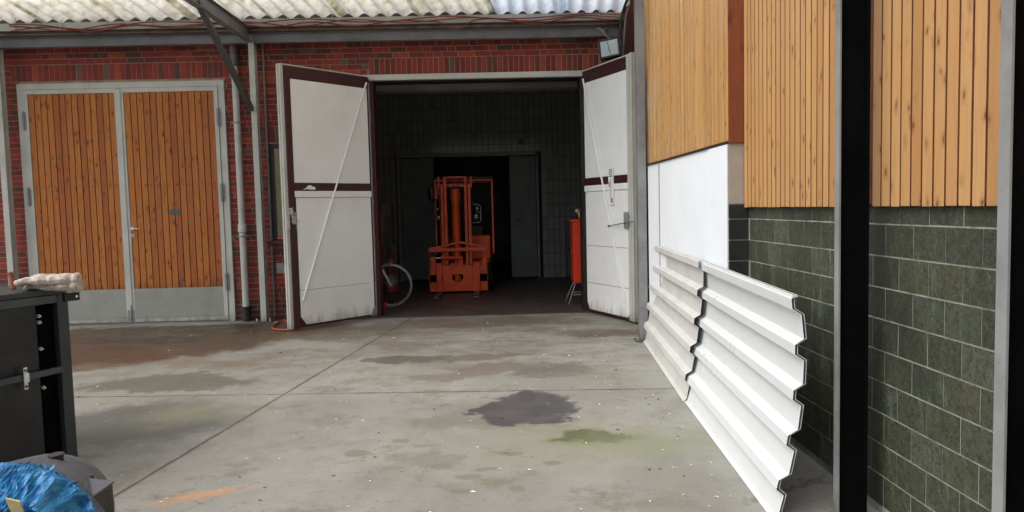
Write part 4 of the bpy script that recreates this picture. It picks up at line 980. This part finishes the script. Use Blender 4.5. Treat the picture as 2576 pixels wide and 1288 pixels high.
# maroon corner trim at the brick wall
ct = thing('corner_trim', 'maroon painted corner board with grey edging where brick meets the side wall', 'trim', (2.05, 10.95, 3.5))
p0 = W(1566, 150, Y=11.0); p1 = W(1600, 10, Y=11.0)
b = MB(); b.prism([(1.93, 3.3), (2.16, 3.3), (2.18, 4.55), (2.24, 5.2), (2.12, 5.2), (2.0, 4.5)], 1, 10.98, 11.04); b.build('board', M_['maroon'], ct)
b = MB(); b.tube([(1.945, 10.96, 3.5), (1.985, 10.96, 4.1), (2.02, 10.95, 4.45), (2.1, 10.9, 4.75), (2.3, 10.7, 5.05)], .016, 8); b.build('edge_profile', M_['steel'], ct, smooth=True)
b = MB(); b.tube(smooth_pts([(1.9, 10.9, 3.75), (1.93, 10.9, 4.3), (1.98, 10.85, 4.55), (2.12, 10.7, 4.85), (2.3, 10.5, 5.0)]), .02, 8); tag(b.build('black_cable', M_['black'], smooth=True), 'thick black cable bending upward at the corner right of the floodlight', 'cable')

# white downpipe-like mark on the rendered wall
b = MB(); 
q = W(1660, 600, X=XP); b.box(XP-.004, XP-.001, q.y-.02, q.y+.02, .1, ZP-.02); b.build('render_seam', M_['beigep'], sw)

# posts on the right
def ipost(label, x0, x1, y, d, z1, light=.0):
    t = thing('steel_post', label, 'post', ((x0+x1)/2, y, 0), 0, None)
    b = MB(); b.box(x0, x0+.009, y, y+d, .012, z1); b.build('flange', M_['steel'], t)
    b = MB(); b.box(x1-.009, x1, y, y+d, .012, z1); b.build('flange', M_['web'], t)
    b = MB(); b.box(x0+.0091, x1-.0091, y+d*.35, y+d*.5, .012, z1); b.build('web', M_['web'], t, label='black painted web of the post')
    b = MB(); b.box(x0-.012, x1+.0, y-.012, y+d+.02, .003, .0118); b.build('base_plate', M_['dsteel'], t)
    return t
ipost('black steel post with a grey edge, between the two bays of pale cladding', 1.729, 1.883, 3.62, .048, 6.0)
ipost('steel post with a wide grey flange at the right edge of the view', 1.757, 1.905, 2.45, .057, 6.0)
t = thing('steel_post', 'slim grey steel post with bolted foot beside the right gate leaf', 'post', (1.755, 8.7, 0))
b = MB(); xx, yy = 1.768, 8.73; b.box(xx-.05, xx+.05, yy-.05, yy-.042, .02, 5.6); b.box(xx-.05, xx+.05, yy+.042, yy+.05, .02, 5.6); b.box(xx-.004, xx+.004, yy-.042, yy+.042, .02, 5.6); b.build('shaft', M_['steel'], t)
b = MB(); b.box(xx-.1, xx+.1, yy-.1, yy+.1, .004, .02); b.build('base_plate', M_['dsteel'], t)
for sx in (-1, 1):
    b = MB(); b.tube([(xx+sx*.075, yy-.07, .02), (xx+sx*.075, yy-.07, .06)], .014, 6); b.build('anchor_bolt', M_['silver'], t)

# ------------------------------------------------------------------ leaning corrugated sheets
def profile(h, per=.235, amp=.045, bow=.0, lean=.12, start=0):
    """2-D outline (offset away from the yard, height) of a trapezoid sheet standing on edge"""
    pts = []; z = h; pts.append((0, z)); z -= .015; pts.append((-.012+.0, z)); z -= .05; pts.append((-.010, z))
    z -= .03; pts.append((amp-.01, z))
    while z > .05:
        z -= .125; pts.append((amp, z)); z -= .03; pts.append((0, z)); z -= .05; pts.append((0, z)); z -= .03; pts.append((amp, z))
    while pts[-1][1] < .004: pts.pop()
    pts.append((pts[-1][0]*.5, .004))
    return [(o_ + lean*(z_/h) + bow*math.sin(math.pi*z_/h), z_) for o_, z_ in pts]
def sheet(name, label, A, B, h, lean_a, lean_b, bow, mat, grp, off=0, th=.004, n=10, zlift=0):
    """A, B: ground points of the far and near end"""
    m = MB(); A = Vector(A); B = Vector(B); d = (B-A).normalized(); nr = Vector((-d.y, d.x, 0));
    if nr.x < 0: nr = -nr
    rows = []
    for i in range(n+1):
        u_ = i/n; P = A+(B-A)*u_; pr = profile(h, bow=bow, lean=lean_a+(lean_b-lean_a)*u_)
        row = []
        for o_, z_ in pr:
            q = P+nr*(o_+off); m.v.append(Vector((q.x, q.y, z_+zlift))); row.append(len(m.v)-1)
        rows.append(row)
    for i in range(n):
        for j in range(len(rows[0])-1): m.face((rows[i][j], rows[i][j+1], rows[i+1][j+1], rows[i+1][j]))
    t = thing(name, label, 'corrugated sheet', (A+B)/2, 0, grp)
    o = m.build('sheet_metal', mat, t); s = o.modifiers.new('s', 'SOLIDIFY'); s.thickness = th; s.offset = 0
    bv = o.modifiers.new('b', 'BEVEL'); bv.width = .006; bv.segments = 3; bv.limit_method = 'ANGLE'; bv.angle_limit = math.radians(25)
    # folded drip edge along the top
    e = MB(); pa = profile(h, bow=bow, lean=lean_a)[0]; pb = profile(h, bow=bow, lean=lean_b)[0]
    a_ = A+nr*(pa[0]+off); b_ = B+nr*(pb[0]+off)
    e.tube([(a_.x, a_.y, pa[1]+zlift), (b_.x, b_.y, pb[1]+zlift)], .007, 8); e.build('rolled_edge', mat, t, smooth=True)
    return t, m
G = 'white corrugated sheets leaning on the side wall'
A1 = (1.74, 8.78); 
sheet('corrugated_sheet', 'dusty off-white corrugated sheet leaning at the slim grey post, farther of the pair', (1.715, 8.64, 0), (1.50, 5.95, 0), 1.19, .145, .17, .02, M_['sheetA'], G, off=.01)
sheet('corrugated_sheet', 'glossy white corrugated sheet leaning lengthwise nearest the camera', (1.545, 6.35, 0), (1.375, 3.64, 0), 1.17, .20, .13, .055, M_['sheetB'], G, off=-.0)
sheet('corrugated_sheet', 'second sheet, near-black, nested tightly behind the glossy nearest one', (1.548, 6.30, 0), (1.379, 3.655, 0), 1.17, .20, .13, .055, M_['edge'], G, off=.006)  # near-black all over, reads as a dark line between the white ones
sheet('corrugated_sheet', 'rearmost white sheet of the nested pile by the black post', (1.551, 6.30, 0), (1.382, 3.65, 0), 1.17, .20, .13, .055, M_['sheetB'], G, off=.011)
# timber trestle carrying the pile from behind (they lean on it)
# ------------------------------------------------------------------ black steel box at the left
P = W(198, 1172, Z=0); ang = math.atan2(.91, .415)      # the visible side runs away from the camera
bxT = thing('steel_box', 'tall black steel box with crossbar latch at the left foreground', 'box', (P.x, P.y, 0), ang)
# local: x runs toward the far corner (0), negative x toward the camera; y>0 is inside
ht = 1.165; Lb = 1.6; Db = 1.1
b = MB(); b.box(-.075, 0, 0, .06, .004, ht); b.build('corner_post', M_['anth'], bxT, local=True, bevel=.004)
b = MB(); b.box(-Lb, -Lb+.075, 0, .06, .004, ht); b.build('corner_post', M_['anth'], bxT, local=True, bevel=.004)
b = MB(); b.box(-Lb+.076, -.076, -.003, .055, ht-.055, ht-.002); b.build('top_rail', M_['rail'], bxT, local=True, bevel=.004)
b = MB(); b.box(-Lb+.076, -.076, .004, .05, .06, .12); b.build('bottom_rail', M_['anth'], bxT, local=True, bevel=.004)
b = MB(); b.box(-.21, -.076, .045, .055, .12, ht-.056); b.build('recess_panel', M_['web'], bxT, local=True)
b = MB(); b.box(-Lb+.08, -.21, .012, .03, .12, ht-.056); b.build('side_panel', M_['black'], bxT, local=True, bevel=.002)
b = MB(); b.box(-Lb+.08, -.078, -.028, -.004, .655, .695); b.build('crossbar', M_['rail'], bxT, local=True, bevel=.003)
b = MB(); b.box(-Lb, 0, .0+.0, Db, ht+.001, ht+.035); b.build('lid', M_['anth'], bxT, local=True, bevel=.004)
b = MB(); b.box(-Lb, -.002, .062, Db, .06, ht-.002); b.build('body', M_['black'], bxT, local=True)
for x, z in ((-.20, 1.04), (-.20, 1.0), (-.2, .83), (-.2, .58)):
    b = MB(); b.tube([(x, .03, z), (x, -.004, z)], .011, 12); b.tube([(x, 0, z), (x, -.02, z)], .005, 8); b.build('bolt', M_['silver'], bxT, local=True)
b = MB(); b.box(-.34, -.315, -.034, -.029, .6, .74); b.box(-.345, -.31, -.042, -.0345, .645, .705); b.build('latch_clip', M_['silver'], bxT, local=True, bevel=.002)
for z in (.62, .72):
    b = MB(); b.tube([(-.3275, -.034, z), (-.3275, -.042, z)], .008, 8); b.build('rivet', M_['dsteel'], bxT, local=True)
b = MB(); b.box(-.03, .075, -.012, -.002, ht-.055, ht-.0); b.build('lug', M_['black'], bxT, local=True)
b = MB(); b.tube([(.05, -.012, ht-.028), (.05, -.018, ht-.028)], .009, 10); b.build('lug_bolt', M_['silver'], bxT, local=True)
# gloves on it and the tool handle
BT = Matrix.Translation((P.x, P.y, 0)) @ Matrix.Rotation(ang, 4, 'Z')
g0 = W(150, 705, Y=P.y+.05); zt_ = ht+.036
q = W(130, 728, Z=zt_)
tag(glove('work_glove', 'aaaa', M_['glove'], (q.x-.03, q.y-.02, zt_+.03), (.0, .12, math.radians(96)), 1.25, 'flat', .0034, .95, 1.5), 'thick off-white work glove, upper one of the pair on the black box', 'glove', None)
tag(glove('work_glove', 'bbbbbbb', M_['glove'], (q.x-.02, q.y+.03, zt_-.002), (0, 0, math.radians(78)), 1.25, 'flat', .0028, .8, 1.45), 'grubby work glove, lower one of the pair on the black box', 'glove', None)
hq = W(33, 727, Z=zt_); b = MB(); b.tube([(hq.x, hq.y, zt_), (hq.x-.012, hq.y+.01, zt_+.07), (hq.x-.018, hq.y+.01, zt_+.105)], [.018, .017, .016], 14); b.ball((hq.x-.018, hq.y+.01, zt_+.105), .016, .016, .01, 12)
tag(b.build('wooden_stick', M_['stick'], smooth=True), 'brown wooden handle end standing up on the black box', 'tool handle')

# ------------------------------------------------------------------ grey machine with torn blue film
C0 = W(-22, 1432, Y=2.2); C1 = W(122, 1292, Y=2.95); R0 = .92*276*2.2/F; R1 = 157*2.95/F
mc = thing('machine_housing', 'grey domed machine housing wrapped in torn blue film, bottom left corner', 'machine', (C0.x, 2.6, 0))
ax = (C1-C0); axn = ax.normalized(); e1 = axn.cross(Vector((0, 0, 1))).normalized(); e2 = e1.cross(axn)
if e2.z < 0: e2 = -e2
def ringp(c_, r_, a): return c_+(e1*math.cos(a)+e2*math.sin(a))*r_
b = MB(); NS = 48; prof = [(0, 1.0), (.1, 1.0), (.12, .98), (.45, .985), (.8, .97), (.95, .96), (1.0, .9), (1.03, .6), (1.035, .02)]
rows = []
for tt, sc2 in prof:
    c_ = C0+ax*tt; r_ = (R0+(R1-R0)*min(tt, 1))*sc2; rows.append([len(b.v)+i for i in range(NS)])
    for i in range(NS): b.v.append(ringp(c_, r_, 2*math.pi*i/NS))
for i in range(len(rows)-1):
    for j in range(NS): b.face((rows[i][j], rows[i][(j+1) % NS], rows[i+1][(j+1) % NS], rows[i+1][j]))
b.build('drum', M_['machine'], mc, smooth=True)
b = MB(); rows = []
for tt, fr_ in ((-.0, .93), (-.02, .9), (-.05, .72), (-.07, .45), (-.08, .02)):
    c_ = C0+ax*tt; rows.append([len(b.v)+i for i in range(NS)])
    for i in range(NS): b.v.append(ringp(c_, R0*fr_, 2*math.pi*i/NS))
for i in range(len(rows)-1):
    for j in range(NS): b.face((rows[i][j], rows[i][(j+1) % NS], rows[i+1][(j+1) % NS], rows[i+1][j]))
b.build('front_dish', M_['machine'], mc, smooth=True)
# crumpled film ring
b = MB(); NA = 220; NR = 16; rows = []
for i in range(NA):
    a = 2*math.pi*i/NA; row = []
    for j in range(NR):
        v_ = j/(NR-1)
        tt = .05-.15*v_ if v_ < .4 else -.01-.22*(v_-.4)
        rad = R0*(1.015 if v_ < .3 else 1.015-.5*(v_-.3)/.7)
        nn = mnoise.noise(Vector((a*6, v_*3.5, 1))); rg = 1-2*abs(mnoise.noise(Vector((a*9+v_*3, v_*4, 8)))); n2 = mnoise.noise(Vector((a*22, v_*9, 5)))
        ed = (1 if j in (0, NR-1) else 0)*(.03*mnoise.noise(Vector((a*14, 9+j, 0)))+.01*mnoise.noise(Vector((a*60, j, 3))))
        P_ = ringp(C0+ax*(tt+nn*.022*(1+3*v_)+n2*.018*v_-.035*rg*v_+ed), rad*(1+.022*nn+.014*n2+.05*rg*v_+(.0 if j < NR-1 else ed*1.2)), a); b.v.append(P_); row.append(len(b.v)-1)
    rows.append(row)
for i in range(NA):
    for j in range(NR-1): b.face((rows[i][j], rows[i][j+1], rows[(i+1) % NA][j+1], rows[(i+1) % NA][j]))
rnd = random.Random(3)
for i in range(46):
    a = math.radians(rnd.uniform(20, 150)); cpt = ringp(C0+ax*rnd.uniform(.0, .05), R0*1.015, a); d_ = rnd.uniform(.01, .025)
    u1 = (axn*rnd.uniform(.4, 1)+e2*rnd.uniform(-.3, .6)).normalized()*d_; u2_ = (e1*rnd.uniform(-1, 1)+e2*rnd.uniform(-.2, 1)).normalized()*d_*rnd.uniform(.5, 1)
    b.quad(cpt, cpt+u1, cpt+u1+u2_*.8, cpt+u2_)
o = b.build('blue_film', M_['film'], mc); s = o.modifiers.new('s', 'SOLIDIFY'); s.thickness = .0012
# filler cap, knob, flange plate
kc = W(141, 1146, Y=2.72); b = MB(); b.tube([kc-Vector((0, 0, .035)), kc+Vector((0, 0, .0))], .025, 20); b.tube([kc+Vector((0, 0, .0)), kc+Vector((0, 0, .006))], .028, 20); b.build('filler_cap', M_['machd'], mc, smooth=True)
kc = W(229, 1192, Y=2.72); b = MB(); b.tube([kc-Vector((0, 0, .02)), kc-Vector((0, 0, .006))], .009, 12); b.build('bolt', M_['machd'], mc)
p_a = W(160, 1215, Y=2.62); p_b = W(284, 1216, Y=2.62); p_c = W(214, 1268, Y=2.18)
zf = p_b.z; b = MB()
q1_ = W(284, 1216, Z=zf); q2_ = W(214, 1266, Z=zf); q3_ = W(120, 1266, Z=zf); q4_ = W(140, 1200, Z=zf)
b.prism([(q1_.x, q1_.y), (q2_.x, q2_.y), (q3_.x, q3_.y), (q4_.x, q4_.y)], 2, .02, zf); b.build('base_box', M_['machd'], mc, bevel=.004)
b = MB(); b.prism([(q1_.x+.004, q1_.y+.003), (q2_.x+.001, q2_.y-.006), (q3_.x, q3_.y), (q4_.x, q4_.y)], 2, zf+.001, zf+.008); b.build('flange_plate', M_['machine'], mc)
tq = W(38, 1272, Y=1.98); b = MB(); b.box(-.019, .019, -.002, .002, -.05, .03, mt=Matrix.Translation(tq) @ Matrix.Rotation(math.radians(15), 4, 'Y') @ Matrix.Rotation(math.radians(35), 4, 'X')); b.build('masking_tape', M_['tape'], mc)

# ------------------------------------------------------------------ fallen leaves and crumbs: nobody could count them
rnd = random.Random(11); b = MB()
for i in range(480):
    for _ in range(20):
        x = rnd.uniform(-5, 2.2); y = rnd.uniform(3, 11)
        if rnd.random() < .35: x = rnd.gauss(1.3, .35)
        if -7 < x < 1.35+.0*y: break
    s_ = rnd.uniform(.005, .013) if i % 5 else rnd.uniform(.012, .024); a = rnd.uniform(0, 6.28)
    ux, uy = math.cos(a)*s_, math.sin(a)*s_; hh = rnd.uniform(.001, s_*.6)
    n = len(b.v); b.v += [Vector((x-ux, y-uy, .003)), Vector((x+uy*.5, y-ux*.5, .002+hh)), Vector((x+ux, y+uy, .004)), Vector((x-uy*.5, y+ux*.5, .003+hh*.5))]
    b.face((n, n+1, n+2, n+3), rnd.random())
k = NT('litter'); c = k.ramp(k.attr('rnd'), [(0, lin(214, 206, 186)), (.3, lin(170, 126, 70)), (.4, lin(240, 238, 230)), (.75, lin(110, 80, 50)), (.88, lin(70, 60, 50))], True); k.fin(c, .8)
o = b.build('leaf_litter', k.m); s = o.modifiers.new('s', 'SOLIDIFY'); s.thickness = .001
tag(o, 'tiny dry leaves and crumbs scattered over the concrete yard', 'leaf litter', kind='stuff')
